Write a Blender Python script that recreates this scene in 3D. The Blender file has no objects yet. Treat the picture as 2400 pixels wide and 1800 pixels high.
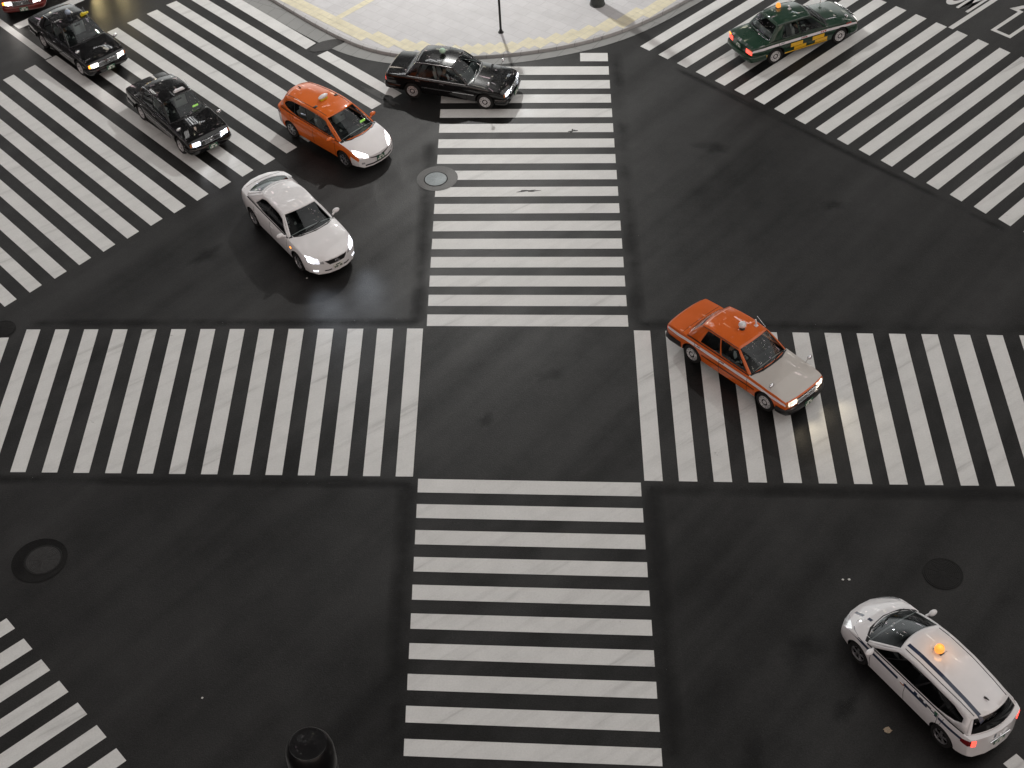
# Night view over a scramble crossing: taxis and cars turning between zebra crossings.
import bpy, bmesh, math, random
import numpy as np
from mathutils import Vector, Matrix
from mathutils.bvhtree import BVHTree

random.seed(7)
R = math.radians
scene = bpy.context.scene
COL = scene.collection


# ------------------------------------------------------------------ helpers
def tag(o, label=None, cat=None, group=None, kind=None):
    if label: o['label'] = label
    if cat: o['category'] = cat
    if group: o['group'] = group
    if kind: o['kind'] = kind
    return o


def empty(name, loc=(0, 0, 0), rz=0.0, parent=None):
    o = bpy.data.objects.new(name, None)
    o.empty_display_size = .3
    COL.objects.link(o)
    o.location = loc
    o.rotation_euler = (0, 0, rz)
    if parent: o.parent = parent
    return o


def mesh_obj(name, verts, faces, mats, parent=None, idx=None, angle=35, loc=None):
    me = bpy.data.meshes.new(name)
    me.from_pydata([tuple(v) for v in verts], [], faces)
    if not isinstance(mats, (list, tuple)): mats = [mats]
    for m in mats: me.materials.append(m)
    if idx is not None:
        me.polygons.foreach_set('material_index', idx)
    me.validate()
    if angle:
        me.polygons.foreach_set('use_smooth', [True] * len(me.polygons))
        me.set_sharp_from_angle(angle=R(angle))
    me.update()
    o = bpy.data.objects.new(name, me)
    COL.objects.link(o)
    if parent: o.parent = parent
    if loc: o.location = loc
    return o


class MB:
    """Collects simple shapes into one mesh."""
    def __init__(s): s.v = []; s.f = []; s.m = []

    def add(s, vs, fs, mi=0):
        b = len(s.v)
        s.v += [tuple(v) for v in vs]
        s.f += [tuple(i + b for i in f) for f in fs]
        s.m += [mi] * len(fs)

    def box(s, c, size, bev=0.0, rot=None, mi=0, taper=1.0):
        bm = bmesh.new()
        bmesh.ops.create_cube(bm, size=1)
        for v in bm.verts:
            k = taper if v.co.z > 0 else 1
            v.co = Vector((v.co.x * size[0] * k, v.co.y * size[1] * k, v.co.z * size[2]))
        if bev: bmesh.ops.bevel(bm, geom=bm.edges[:], offset=bev, segments=2, affect='EDGES', profile=.6)
        s.bm(bm, Matrix.Translation(Vector(c)) @ (rot.to_4x4() if rot else Matrix()), mi)

    def bm(s, bm, M=Matrix(), mi=0):
        bm.verts.index_update()
        s.add([M @ v.co for v in bm.verts], [[v.index for v in f.verts] for f in bm.faces], mi)
        bm.free()

    def tube(s, pts, r, n=10, mi=0, caps=True):
        pts = [Vector(p) for p in pts]
        rs = r if isinstance(r, (list, tuple)) else [r] * len(pts)
        vs = []; fs = []
        up = Vector((0, 0, 1))
        for i, p in enumerate(pts):
            d = (pts[min(i + 1, len(pts) - 1)] - pts[max(i - 1, 0)]).normalized()
            a = d.cross(up if abs(d.z) < .95 else Vector((1, 0, 0))).normalized()
            b = d.cross(a)
            for k in range(n):
                t = 2 * math.pi * k / n
                vs.append(p + (a * math.cos(t) + b * math.sin(t)) * rs[i])
        for i in range(len(pts) - 1):
            for k in range(n):
                fs.append((i * n + k, i * n + (k + 1) % n, (i + 1) * n + (k + 1) % n, (i + 1) * n + k))
        if caps:
            fs.append(tuple(range(n))[::-1]); fs.append(tuple((len(pts) - 1) * n + k for k in range(n)))
        s.add(vs, fs, mi)

    def lathe(s, prof, n=32, M=Matrix(), mi=0):
        """prof: (radius, height) pairs turned about z"""
        vs = []; fs = []
        for r, h in prof:
            for k in range(n):
                t = 2 * math.pi * k / n
                vs.append(M @ Vector((r * math.cos(t), r * math.sin(t), h)))
        for i in range(len(prof) - 1):
            for k in range(n):
                fs.append((i * n + k, i * n + (k + 1) % n, (i + 1) * n + (k + 1) % n, (i + 1) * n + k))
        s.add(vs, fs, mi)

    def ball(s, c, rad, n=14, mi=0):
        bm = bmesh.new()
        bmesh.ops.create_uvsphere(bm, u_segments=n, v_segments=max(6, n // 2), radius=1)
        rad = rad if isinstance(rad, (tuple, list)) else (rad,) * 3
        s.bm(bm, Matrix.Translation(Vector(c)) @ Matrix.Diagonal((*rad, 1)), mi)

    def torus(s, c, R_, r, M=Matrix(), n=20, k=8, mi=0):
        vs = []; fs = []
        for i in range(n):
            a = 2 * math.pi * i / n
            for j in range(k):
                b = 2 * math.pi * j / k
                vs.append(Vector(c) + M @ Vector(((R_ + r * math.cos(b)) * math.cos(a), (R_ + r * math.cos(b)) * math.sin(a), r * math.sin(b))))
        for i in range(n):
            for j in range(k):
                fs.append((i * k + j, ((i + 1) % n) * k + j, ((i + 1) % n) * k + (j + 1) % k, i * k + (j + 1) % k))
        s.add(vs, fs, mi)

    def build(s, name, mats, parent=None, angle=35, loc=None):
        return mesh_obj(name, s.v, s.f, mats, parent, s.m, angle, loc)


# ------------------------------------------------------------------ materials
def new_mat(name):
    m = bpy.data.materials.new(name)
    m.use_nodes = True
    nt = m.node_tree
    return m, nt, nt.nodes['Principled BSDF']


def N(nt, typ, **kw):
    n = nt.nodes.new(typ)
    for k, v in kw.items():
        if k in ('inputs',):
            for i, val in v.items(): n.inputs[i].default_value = val
        else: setattr(n, k, v)
    return n


def L(nt, a, b): nt.links.new(a, b)


def ramp(nt, fac, stops):
    r = N(nt, 'ShaderNodeValToRGB')
    el = r.color_ramp.elements
    while len(el) < len(stops): el.new(.5)
    for e, (p, c) in zip(el, stops):
        e.position = p
        e.color = (*c, 1) if isinstance(c, tuple) else (c, c, c, 1)
    L(nt, fac, r.inputs[0])
    return r


def math_n(nt, op, a, b=None, clamp=False):
    n = N(nt, 'ShaderNodeMath', operation=op, use_clamp=clamp)
    for i, v in enumerate((a, b)):
        if v is None: continue
        if isinstance(v, (int, float)): n.inputs[i].default_value = v
        else: L(nt, v, n.inputs[i])
    return n.outputs[0]


def plain(name, col, rough=.5, metal=0.0, coat=0.0, var=.12, scale=6.0, spec=.5, bump=0.0):
    """base colour broken up by noise, so that nothing is perfectly even"""
    m, nt, p = new_mat(name)
    tc = N(nt, 'ShaderNodeTexCoord')
    no = N(nt, 'ShaderNodeTexNoise', inputs={'Scale': scale, 'Detail': 6.0, 'Roughness': .6})
    L(nt, tc.outputs['Object'], no.inputs['Vector'])
    lo = tuple(c * (1 - var) for c in col); hi = tuple(min(1, c * (1 + var)) for c in col)
    r = ramp(nt, no.outputs['Fac'], [(.3, lo), (.7, hi)])
    L(nt, r.outputs[0], p.inputs['Base Color'])
    rr = N(nt, 'ShaderNodeMapRange', inputs={1: .3, 2: .7, 3: max(0, rough - .06), 4: min(1, rough + .06)})
    L(nt, no.outputs['Fac'], rr.inputs[0]); L(nt, rr.outputs[0], p.inputs['Roughness'])
    p.inputs['Metallic'].default_value = metal
    p.inputs['Coat Weight'].default_value = coat
    p.inputs['Coat Roughness'].default_value = .03
    p.inputs['Specular IOR Level'].default_value = spec
    if bump:
        b = N(nt, 'ShaderNodeBump', inputs={'Strength': bump, 'Distance': .01})
        L(nt, no.outputs['Fac'], b.inputs['Height']); L(nt, b.outputs[0], p.inputs['Normal'])
    return m


def glow(name, col, strength, base=(.6, .6, .6)):
    m, nt, p = new_mat(name)
    p.inputs['Base Color'].default_value = (*base, 1)
    p.inputs['Roughness'].default_value = .2
    p.inputs['Emission Color'].default_value = (*col, 1)
    p.inputs['Emission Strength'].default_value = strength
    return m


def lamp_glow(name, col, strength):
    """lit headlight: faceted reflector with hot spots behind a clear lens"""
    m = glow(name, col, strength); nt = m.node_tree; q = nt.nodes['Principled BSDF']
    tc = N(nt, 'ShaderNodeTexCoord'); vo = N(nt, 'ShaderNodeTexVoronoi', inputs={'Scale': 9.0}); L(nt, tc.outputs['Object'], vo.inputs['Vector'])
    r = ramp(nt, vo.outputs['Distance'], [(.15, 1.0), (.45, .35), (.75, .09)])
    L(nt, math_n(nt, 'MULTIPLY', r.outputs[0], strength), q.inputs['Emission Strength'])
    q.inputs['Coat Weight'].default_value = 1.0
    return m


def glass(name, tint, refl=1.0):
    m = bpy.data.materials.new(name); m.use_nodes = True
    nt = m.node_tree; nt.nodes.clear()
    out = N(nt, 'ShaderNodeOutputMaterial')
    tr = N(nt, 'ShaderNodeBsdfTransparent'); tr.inputs[0].default_value = (*tint, 1)
    gl = N(nt, 'ShaderNodeBsdfGlossy'); gl.inputs['Roughness'].default_value = .015
    gl.inputs[0].default_value = (.95, .97, 1, 1)
    fr = N(nt, 'ShaderNodeFresnel', inputs={'IOR': 1.52})
    f2 = math_n(nt, 'MULTIPLY', fr.outputs[0], 0.85 * refl, clamp=True)
    mx = N(nt, 'ShaderNodeMixShader')
    L(nt, f2, mx.inputs[0]); L(nt, tr.outputs[0], mx.inputs[1]); L(nt, gl.outputs[0], mx.inputs[2])
    L(nt, mx.outputs[0], out.inputs[0])
    return m


def asphalt(name, base=.0064, var=.75, spec=.33, warm=(1.0, .985, .96)):
    m, nt, p = new_mat(name)
    tc = N(nt, 'ShaderNodeTexCoord')
    pos = tc.outputs['Object']
    fine = N(nt, 'ShaderNodeTexNoise', inputs={'Scale': 26.0, 'Detail': 3.0, 'Roughness': .7})
    agg = N(nt, 'ShaderNodeTexVoronoi', inputs={'Scale': 34.0})
    big = N(nt, 'ShaderNodeTexNoise', inputs={'Scale': .16, 'Detail': 4.0, 'Roughness': .55})
    mid = N(nt, 'ShaderNodeTexNoise', inputs={'Scale': 1.3, 'Detail': 5.0, 'Roughness': .65})
    m0 = N(nt, 'ShaderNodeMapping'); m0.inputs['Rotation'].default_value = (0, 0, R(-47)); L(nt, pos, m0.inputs[0])
    mp = N(nt, 'ShaderNodeMapping'); mp.inputs['Scale'].default_value = (.06, .9, 1)
    L(nt, m0.outputs[0], mp.inputs[0])
    trk = N(nt, 'ShaderNodeTexNoise', inputs={'Scale': .8, 'Detail': 3.0})
    L(nt, mp.outputs[0], trk.inputs['Vector'])
    for n in (fine, agg, big, mid): L(nt, pos, n.inputs['Vector'])
    a = math_n(nt, 'ADD', math_n(nt, 'MULTIPLY', math_n(nt, 'SUBTRACT', fine.outputs['Fac'], .5), 1.5),
               math_n(nt, 'MULTIPLY', math_n(nt, 'SUBTRACT', agg.outputs['Distance'], .45), .5))
    b = math_n(nt, 'ADD', math_n(nt, 'MULTIPLY', math_n(nt, 'SUBTRACT', big.outputs['Fac'], .5), 1.5),
               math_n(nt, 'MULTIPLY', math_n(nt, 'SUBTRACT', mid.outputs['Fac'], .5), .7))
    c = math_n(nt, 'MULTIPLY', math_n(nt, 'SUBTRACT', trk.outputs['Fac'], .5), 2.0)
    tot = math_n(nt, 'ADD', math_n(nt, 'ADD', a, b), c)
    k = math_n(nt, 'MULTIPLY', math_n(nt, 'ADD', math_n(nt, 'MULTIPLY', tot, var), 1.0), base)
    k = math_n(nt, 'MAXIMUM', k, base * .3)
    cc = N(nt, 'ShaderNodeCombineColor')
    for i in range(3): L(nt, math_n(nt, 'MULTIPLY', k, warm[i]), cc.inputs[i])
    L(nt, cc.outputs[0], p.inputs['Base Color'])
    p.inputs['Roughness'].default_value = .62
    rr = N(nt, 'ShaderNodeMapRange', inputs={1: .3, 2: .7, 3: .41, 4: .55}); L(nt, big.outputs['Fac'], rr.inputs[0]); L(nt, rr.outputs[0], p.inputs['Roughness'])
    pol = math_n(nt, 'ADD', math_n(nt, 'MULTIPLY', math_n(nt, 'ADD', b, c), .7), 1.0)
    pol = math_n(nt, 'MAXIMUM', pol, .2)
    pol = math_n(nt, 'MULTIPLY', math_n(nt, 'MULTIPLY', pol, math_n(nt, 'ADD', math_n(nt, 'MULTIPLY', a, .55), 1.0)), spec, clamp=True)
    L(nt, pol, p.inputs['Specular IOR Level'])
    bp = N(nt, 'ShaderNodeBump', inputs={'Strength': .5, 'Distance': .006})
    L(nt, a, bp.inputs['Height']); L(nt, bp.outputs[0], p.inputs['Normal'])
    return m


def road_paint(name, col=(.645, .655, .645)):
    m, nt, p = new_mat(name)
    tc = N(nt, 'ShaderNodeTexCoord'); pos = tc.outputs['Object']
    mid = N(nt, 'ShaderNodeTexNoise', inputs={'Scale': 1.1, 'Detail': 7.0, 'Roughness': .65})
    fine = N(nt, 'ShaderNodeTexNoise', inputs={'Scale': 22.0, 'Detail': 3.0, 'Roughness': .7})
    # tyre scuffs: long thin streaks along the turning direction
    m0 = N(nt, 'ShaderNodeMapping'); m0.inputs['Rotation'].default_value = (0, 0, R(-32)); L(nt, pos, m0.inputs[0])
    mp = N(nt, 'ShaderNodeMapping'); mp.inputs['Scale'].default_value = (.18, 2.6, 1)
    scuff = N(nt, 'ShaderNodeTexNoise', inputs={'Scale': 1.0, 'Detail': 5.0, 'Roughness': .6})
    L(nt, m0.outputs[0], mp.inputs[0]); L(nt, mp.outputs[0], scuff.inputs['Vector'])
    chip = N(nt, 'ShaderNodeTexNoise', inputs={'Scale': 1.9, 'Detail': 8.0, 'Roughness': .72})
    for n in (mid, fine, chip): L(nt, pos, n.inputs['Vector'])
    sc = ramp(nt, scuff.outputs['Fac'], [(.50, 1.0), (.62, .92), (.72, .68)])
    ch = ramp(nt, chip.outputs['Fac'], [(.655, 1.0), (.70, .72), (.76, .25)])
    md = ramp(nt, mid.outputs['Fac'], [(.28, .90), (.7, 1.03)])
    fn = ramp(nt, fine.outputs['Fac'], [(.25, .90), (.75, 1.05)])
    k = math_n(nt, 'MULTIPLY', math_n(nt, 'MULTIPLY', sc.outputs[0], ch.outputs[0]), math_n(nt, 'MULTIPLY', md.outputs[0], fn.outputs[0]))
    cc = N(nt, 'ShaderNodeCombineColor')
    for i in range(3): L(nt, math_n(nt, 'MULTIPLY', k, col[i]), cc.inputs[i])
    L(nt, cc.outputs[0], p.inputs['Base Color'])
    p.inputs['Roughness'].default_value = .5
    p.inputs['Specular IOR Level'].default_value = .5
    bp = N(nt, 'ShaderNodeBump', inputs={'Strength': .35, 'Distance': .004})
    L(nt, fine.outputs['Fac'], bp.inputs['Height']); L(nt, bp.outputs[0], p.inputs['Normal'])
    return m


def paver(name, col, ang, w=.6, h=.3, joint=.55, off=.5):
    m, nt, p = new_mat(name)
    tc = N(nt, 'ShaderNodeTexCoord')
    mp = N(nt, 'ShaderNodeMapping'); mp.inputs['Rotation'].default_value = (0, 0, ang)
    L(nt, tc.outputs['Object'], mp.inputs[0])
    br = N(nt, 'ShaderNodeTexBrick', offset=off, inputs={'Scale': 1.0, 'Mortar Size': .012, 'Mortar Smooth': .3, 'Brick Width': w, 'Row Height': h, 'Bias': 0.0})
    br.inputs['Color1'].default_value = (*[c * .975 for c in col], 1); br.inputs['Color2'].default_value = (*[min(1, c * 1.025) for c in col], 1)
    br.inputs['Mortar'].default_value = (*[c * joint for c in col], 1)
    L(nt, mp.outputs[0], br.inputs['Vector'])
    no = N(nt, 'ShaderNodeTexNoise', inputs={'Scale': 1.4, 'Detail': 8.0, 'Roughness': .68}); L(nt, tc.outputs['Object'], no.inputs['Vector'])
    r = ramp(nt, no.outputs['Fac'], [(.3, .90), (.65, 1.03)])
    mx = N(nt, 'ShaderNodeMix', data_type='RGBA', blend_type='MULTIPLY'); mx.inputs[0].default_value = 1
    L(nt, br.outputs['Color'], mx.inputs[6]); L(nt, r.outputs[0], mx.inputs[7]); L(nt, mx.outputs[2], p.inputs['Base Color'])
    p.inputs['Roughness'].default_value = .6
    bp = N(nt, 'ShaderNodeBump', inputs={'Strength': .4, 'Distance': .006}); L(nt, br.outputs['Fac'], bp.inputs['Height']); bp.invert = True
    L(nt, bp.outputs[0], p.inputs['Normal'])
    return m


def soft_stain(name, col, edge=.5, rough=.55, amount=.85):
    """worn sealant or tar: fades out towards the edges (UV u across, v along) and breaks up with noise"""
    m, nt, p = new_mat(name)
    tc = N(nt, 'ShaderNodeTexCoord')
    sx = N(nt, 'ShaderNodeSeparateXYZ'); L(nt, tc.outputs['UV'], sx.inputs[0])
    no = N(nt, 'ShaderNodeTexNoise', inputs={'Scale': 1.2, 'Detail': 6.0, 'Roughness': .65}); L(nt, tc.outputs['Object'], no.inputs['Vector'])
    lg = N(nt, 'ShaderNodeTexNoise', inputs={'Scale': .35, 'Detail': 3.0}); L(nt, tc.outputs['Object'], lg.inputs['Vector'])
    fine = N(nt, 'ShaderNodeTexNoise', inputs={'Scale': 26.0, 'Detail': 3.0, 'Roughness': .7}); L(nt, tc.outputs['Object'], fine.inputs['Vector'])
    u = math_n(nt, 'SUBTRACT', 1.0, math_n(nt, 'ABSOLUTE', math_n(nt, 'SUBTRACT', math_n(nt, 'MULTIPLY', sx.outputs[0], 2.0), 1.0)))
    v = math_n(nt, 'SUBTRACT', 1.0, math_n(nt, 'ABSOLUTE', math_n(nt, 'SUBTRACT', math_n(nt, 'MULTIPLY', sx.outputs[1], 2.0), 1.0)))
    e = math_n(nt, 'MULTIPLY', math_n(nt, 'DIVIDE', u, edge, clamp=True), math_n(nt, 'MULTIPLY', v, 14.0, clamp=True), clamp=True)
    r = ramp(nt, no.outputs['Fac'], [(.3, .35), (.62, 1.0)])
    r2 = ramp(nt, lg.outputs['Fac'], [(.36, .15), (.52, 1.0)])
    al = math_n(nt, 'MULTIPLY', math_n(nt, 'MULTIPLY', e, r.outputs[0]), math_n(nt, 'MULTIPLY', r2.outputs[0], amount), clamp=True)
    L(nt, al, p.inputs['Alpha'])
    rr = ramp(nt, fine.outputs['Fac'], [(.3, tuple(c * .6 for c in col)), (.7, tuple(c * 1.5 for c in col))])
    L(nt, rr.outputs[0], p.inputs['Base Color'])
    p.inputs['Roughness'].default_value = rough
    p.inputs['Specular IOR Level'].default_value = .25
    return m


M = dict(
    asphalt=asphalt('asphalt'),
    asphalt_old=asphalt('asphalt_patch', base=.03, var=.3),
    paint=road_paint('road_paint'),
    pavement=paver('pavement_paving', (.50, .50, .51), R(42), .9, .45, .85),
    kerb=paver('kerb_stone', (.42, .42, .42), R(20), .6, 3.0),
    gutter=paver('gutter_concrete', (.235, .24, .235), R(35), .6, 3.0, .6),
    tactile=plain('tactile_yellow', (.62, .58, .43), .6, var=.10, scale=2.5),
    seal=soft_stain('worn_sealant', (.006, .006, .006), edge=.95, rough=.6),
    oil=soft_stain('oil_stain', (.004, .004, .004), edge=.7, rough=.45, amount=.5),
    tar=plain('tar', (.03, .03, .03), .6, var=.35, scale=4, spec=.3),
    iron=plain('cast_iron', (.011, .011, .011), .65, 0.0, var=.3, scale=12, spec=.2),
    iron_worn=plain('cast_iron_worn', (.028, .028, .028), .6, 0.0, var=.35, scale=12, spec=.25),
    lid=plain('worn_steel_lid', (.22, .25, .26), .5, .2, var=.15, scale=14),
    concrete_ring=asphalt('manhole_surround', base=.06, var=.35),
    dark_ring=asphalt('dark_surround', base=.006, var=.5, spec=.12),
    rubber=plain('tyre_rubber', (.012, .012, .012), .75, spec=.3, scale=20),
    dark=plain('underbody_black', (.008, .008, .008), .8, spec=.2),
    blacktrim=plain('black_trim', (.010, .010, .011), .35, spec=.5),
    chrome=plain('chrome', (.72, .73, .75), .12, 1.0, var=.04),
    alloy=plain('alloy_silver', (.55, .55, .57), .28, .9, var=.06),
    hubcap=plain('hubcap_silver', (.62, .61, .62), .32, .55, var=.06),
    seat=plain('seat_cloth', (.05, .05, .055), .85, var=.2, scale=30),
    cover=plain('seat_cover_white', (.55, .55, .56), .85, var=.08, scale=30),
    dash=plain('dashboard_plastic', (.018, .018, .02), .6, scale=20),
    interior=plain('cabin_interior', (.014, .014, .015), .8),
    plate=plain('plate_green', (.03, .10, .06), .45, var=.08),
    plate_w=plain('plate_white', (.62, .62, .58), .45, var=.05),
    ink=plain('plate_ink', (.02, .06, .035), .5),
    ink_w=plain('plate_lettering', (.75, .75, .7), .5),
    glass=glass('window_glass', (.62, .68, .67)),
    glass_dark=glass('privacy_glass', (.10, .11, .115)),
    clear=glass('lamp_lens', (.85, .87, .9), .8),
    lamp_off=plain('lamp_reflector', (.75, .76, .78), .15, .6, coat=1, var=.15, scale=18),
    red_off=plain('lamp_red_dark', (.16, .006, .008), .15, coat=1),
    amber_off=plain('lamp_amber', (.45, .13, .01), .15, coat=1),
    lamp_glow=glow('lantern_diffuser', (1, .98, .94), 30.0),
    head=lamp_glow('headlight_lit', (1.0, .97, .95), 9.0),
    head_xenon=lamp_glow('headlight_xenon', (.86, .90, 1.0), 9.0),
    head_warm=lamp_glow('headlight_warm', (1.0, .90, .70), 6.0),
    tail=glow('tail_light_lit', (1.0, .075, .05), 2.6, (.5, .02, .02)),
    turn=glow('turn_signal_lit', (1.0, .26, .03), 3.5, (.6, .25, .03)),
    roof_orange=glow('roof_lamp_orange', (1.0, .34, .05), 1.15, (.3, .14, .04)),
    roof_green=plain('roof_lamp_mint', (.42, .62, .47), .3, coat=.6, var=.06),
    roof_white=plain('roof_lamp_white', (.72, .72, .74), .3, coat=.6, var=.08),
    roof_blue=plain('roof_lamp_blue_grey', (.28, .34, .44), .25, coat=.8, var=.1),
    roof_yellow=plain('roof_lamp_yellow', (.62, .50, .02), .35, coat=.6, var=.1),
    led=glow('vacancy_led', (.40, .75, .12), 1.0, (.1, .2, .02)),
    letter=plain('sign_lettering', (.05, .05, .06), .5),
    letter_red=plain('red_lettering', (.45, .06, .05), .5),
    p_black=plain('paint_black', (.0045, .0045, .005), .25, coat=1.0, var=.2, scale=2, spec=.12),
    p_orange=plain('paint_orange', (.60, .115, .016), .35, coat=.9, var=.06, scale=2, spec=.12),
    p_vermilion=plain('paint_vermilion', (.62, .125, .014), .35, coat=.9, var=.06, scale=2, spec=.12),
    p_white=plain('paint_white', (.74, .74, .75), .35, coat=1.0, var=.03, scale=2, spec=.12),
    p_pearl=plain('paint_pearl', (.74, .735, .745), .35, coat=1.0, var=.03, scale=2, spec=.12),
    p_grey=plain('paint_beige_grey', (.50, .48, .45), .4, coat=.7, var=.03, scale=2, spec=.12),
    p_green=plain('paint_green', (.011, .036, .021), .3, coat=1.0, var=.08, scale=2, spec=.12),
    p_maroon=plain('paint_maroon', (.11, .016, .014), .3, coat=1.0, var=.1, scale=2, spec=.12),
    p_yellow=plain('paint_yellow', (.60, .36, .02), .35, coat=.9, var=.05, scale=2, spec=.12),
    p_stripe=plain('stripe_lilac_white', (.74, .71, .745), .4, coat=.5, var=.04),
    p_navy=plain('stripe_navy', (.010, .022, .060), .35, coat=.8, var=.1),
    p_checker=plain('stripe_yellow', (.78, .44, .012), .4, coat=.5, var=.05),
    pole=plain('pole_black', (.012, .013, .014), .4, .3, var=.2),
    rib=plain('ribbed_sheet', (.06, .068, .062), .55, var=.25),
    domecap=plain('black_plastic_cap', (.0025, .0025, .003), .35, coat=.1, var=.2, spec=.3),
    leaf=plain('dry_leaf_brown', (.30, .24, .17), .8, var=.3, scale=40),
    paper=plain('paper_white', (.6, .6, .58), .8, var=.1, scale=40),
    skin=plain('skin', (.42, .26, .19), .55, var=.05),
    hair=plain('hair_black', (.010, .009, .008), .6, var=.3, scale=60),
    suit=plain('suit_charcoal', (.018, .018, .022), .85, var=.2, scale=30),
    shirt=plain('shirt_white', (.55, .56, .58), .8, var=.06, scale=30),
    sky_glove=plain('cotton_glove', (.6, .6, .58), .85),
)


# ------------------------------------------------------------------ vehicles
def tb(tab, x):
    return float(np.interp(x, [a for a, _ in tab], [b for _, b in tab]))


SEDAN = dict(   # upright three-box taxi
    wb=2.785, track=.735, wr=.315, ww=.19, xf=2.20, xr=-2.46,
    W=[(-2.46, .79), (-2.36, .825), (-1.9, .847), (1.5, .847), (2.05, .832), (2.20, .80)],
    Zb=[(-2.46, .34), (-1.95, .24), (1.7, .21), (2.2, .28)],
    Zsh=[(-2.46, .84), (-2.38, .885), (-1.6, .915), (.8, .885), (1.9, .80), (2.12, .765), (2.20, .72)],
    Zt=[(-2.46, .86), (-2.38, .92), (-1.75, .955), (.85, .955), (1.5, .90), (2.05, .81), (2.20, .735)],
    bow=[(-2.46, -.07), (-2.0, 0), (1.7, 0), (2.2, .09)], lean=.02, bp=3.0,
    prof=[(0, .955), (.28, .99), (.52, 1.0), (.705, .998), (.865, .988), (.965, .972)], top=.95,
    cab=(-1.62, .74), doors=(.72, -.34, -1.28), hoodx=2.16, trunkx=-2.42,
    gh=dict(fb=(.90, .12, .945), ft=(.20, .06), rb=(-1.70, -.07, .955), rt=(-1.27, -.04), crown=.05,
            zr=[(-1.3, 1.40), (-.9, 1.445), (-.3, 1.455), (.2, 1.415)], yt=[(-1.3, .575), (-.5, .615), (.2, .585)],
            wins=[(.035, .45, 'g'), (.475, .80, 'g')], vlo=[(0, .07), (1, .09)], vhi=[(0, .88), (.5, .90), (.8, .88), (1, .86)],
            ws=(.94, .04, .95), rw=(.90, .10, .90), bulge=.018),
    arch=.375)

WAGON = dict(   # sloping-nose hybrid estate
    wb=2.78, track=.765, wr=.318, ww=.20, xf=2.32, xr=-2.29,
    W=[(-2.29, .80), (-2.1, .845), (-1.5, .885), (1.3, .885), (1.85, .868), (2.15, .835), (2.32, .79)],
    Zb=[(-2.29, .30), (-1.9, .22), (1.8, .19), (2.32, .22)],
    Zsh=[(-2.29, .985), (-1.9, 1.02), (-1.2, 1.0), (.3, .955), (1.1, .925), (1.5, .875), (1.9, .79), (2.15, .69), (2.25, .635), (2.32, .57)],
    Zt=[(-2.29, 1.0), (-1.9, 1.05), (1.0, 1.02), (1.5, 1.0), (1.75, .935), (2.0, .835), (2.2, .715), (2.32, .61)],
    bow=[(-2.29, -.20), (-1.75, -.02), (-1.5, 0), (1.2, 0), (1.8, .07), (2.32, .25)], lean=.08, bp=2.4,
    prof=[(0, .95), (.26, .985), (.50, 1.0), (.68, .995), (.80, .985), (.95, .962)], top=.94,
    cab=(-1.98, 1.19), doors=(.98, -.16, -1.20), hoodx=2.22, trunkx=-2.05,
    gh=dict(fb=(1.52, .27, 1.0), ft=(.47, .11), rb=(-2.20, -.22, 1.045), rt=(-1.98, -.14), crown=.06,
            zr=[(-1.9, 1.375), (-1.4, 1.45), (-.7, 1.50), (-.1, 1.505), (.43, 1.445)], yt=[(-1.9, .575), (-.8, .625), (.1, .62), (.43, .60)],
            wins=[(.055, .165, 'g'), (.18, .475, 'g'), (.495, .725, 'g'), (.74, .935, 'g')], blackpillars=True,
            vlo=[(0, .06), (.7, .07), (.85, .22), (.95, .50)], vhi=[(0, .80), (.15, .86), (.5, .885), (.8, .86), (.95, .70)],
            ws=(.93, .03, .95), rw=(.90, .06, .90), bulge=.028),
    arch=.37, seat=.98)

SALOON = dict(   # rounded modern four-door
    wb=2.85, track=.77, wr=.325, ww=.21, xf=2.38, xr=-2.50,
    W=[(-2.50, .76), (-2.33, .82), (-1.7, .885), (-1.0, .892), (1.3, .89), (1.9, .872), (2.2, .825), (2.38, .755)],
    Zb=[(-2.5, .32), (-1.9, .21), (1.8, .18), (2.38, .20)],
    Zsh=[(-2.50, .90), (-2.38, .965), (-1.8, 1.0), (-.6, .955), (.8, .905), (1.6, .845), (2.05, .775), (2.25, .725), (2.38, .65)],
    Zt=[(-2.50, .955), (-2.38, 1.04), (-1.85, 1.08), (.9, .995), (1.3, .975), (1.7, .915), (2.05, .845), (2.25, .78), (2.38, .70)],
    bow=[(-2.50, -.28), (-1.9, -.03), (-1.5, 0), (1.1, 0), (1.8, .08), (2.38, .29)], lean=.05, bp=2.4,
    prof=[(0, .95), (.26, .985), (.50, 1.0), (.68, .995), (.82, .985), (.95, .96)], top=.935,
    cab=(-1.70, .87), doors=(.84, -.20, -1.22), hoodx=2.22, trunkx=-2.40,
    gh=dict(fb=(1.16, .25, .975), ft=(.36, .10), rb=(-2.06, -.22, 1.075), rt=(-1.24, -.12), crown=.055,
            zr=[(-1.0, 1.345), (-.6, 1.395), (-.1, 1.40), (.26, 1.355)], yt=[(-1.0, .54), (-.4, .585), (.26, .565)],
            wins=[(.05, .45, 'g'), (.47, .79, 'g')], blackpillars=True,
            vlo=[(0, .05), (.6, .07), (.8, .20)], vhi=[(0, .70), (.15, .83), (.5, .87), (.7, .85), (.8, .74)],
            ws=(.92, .03, .95), rw=(.86, .10, .90), bulge=.03),
    arch=.385)


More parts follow.
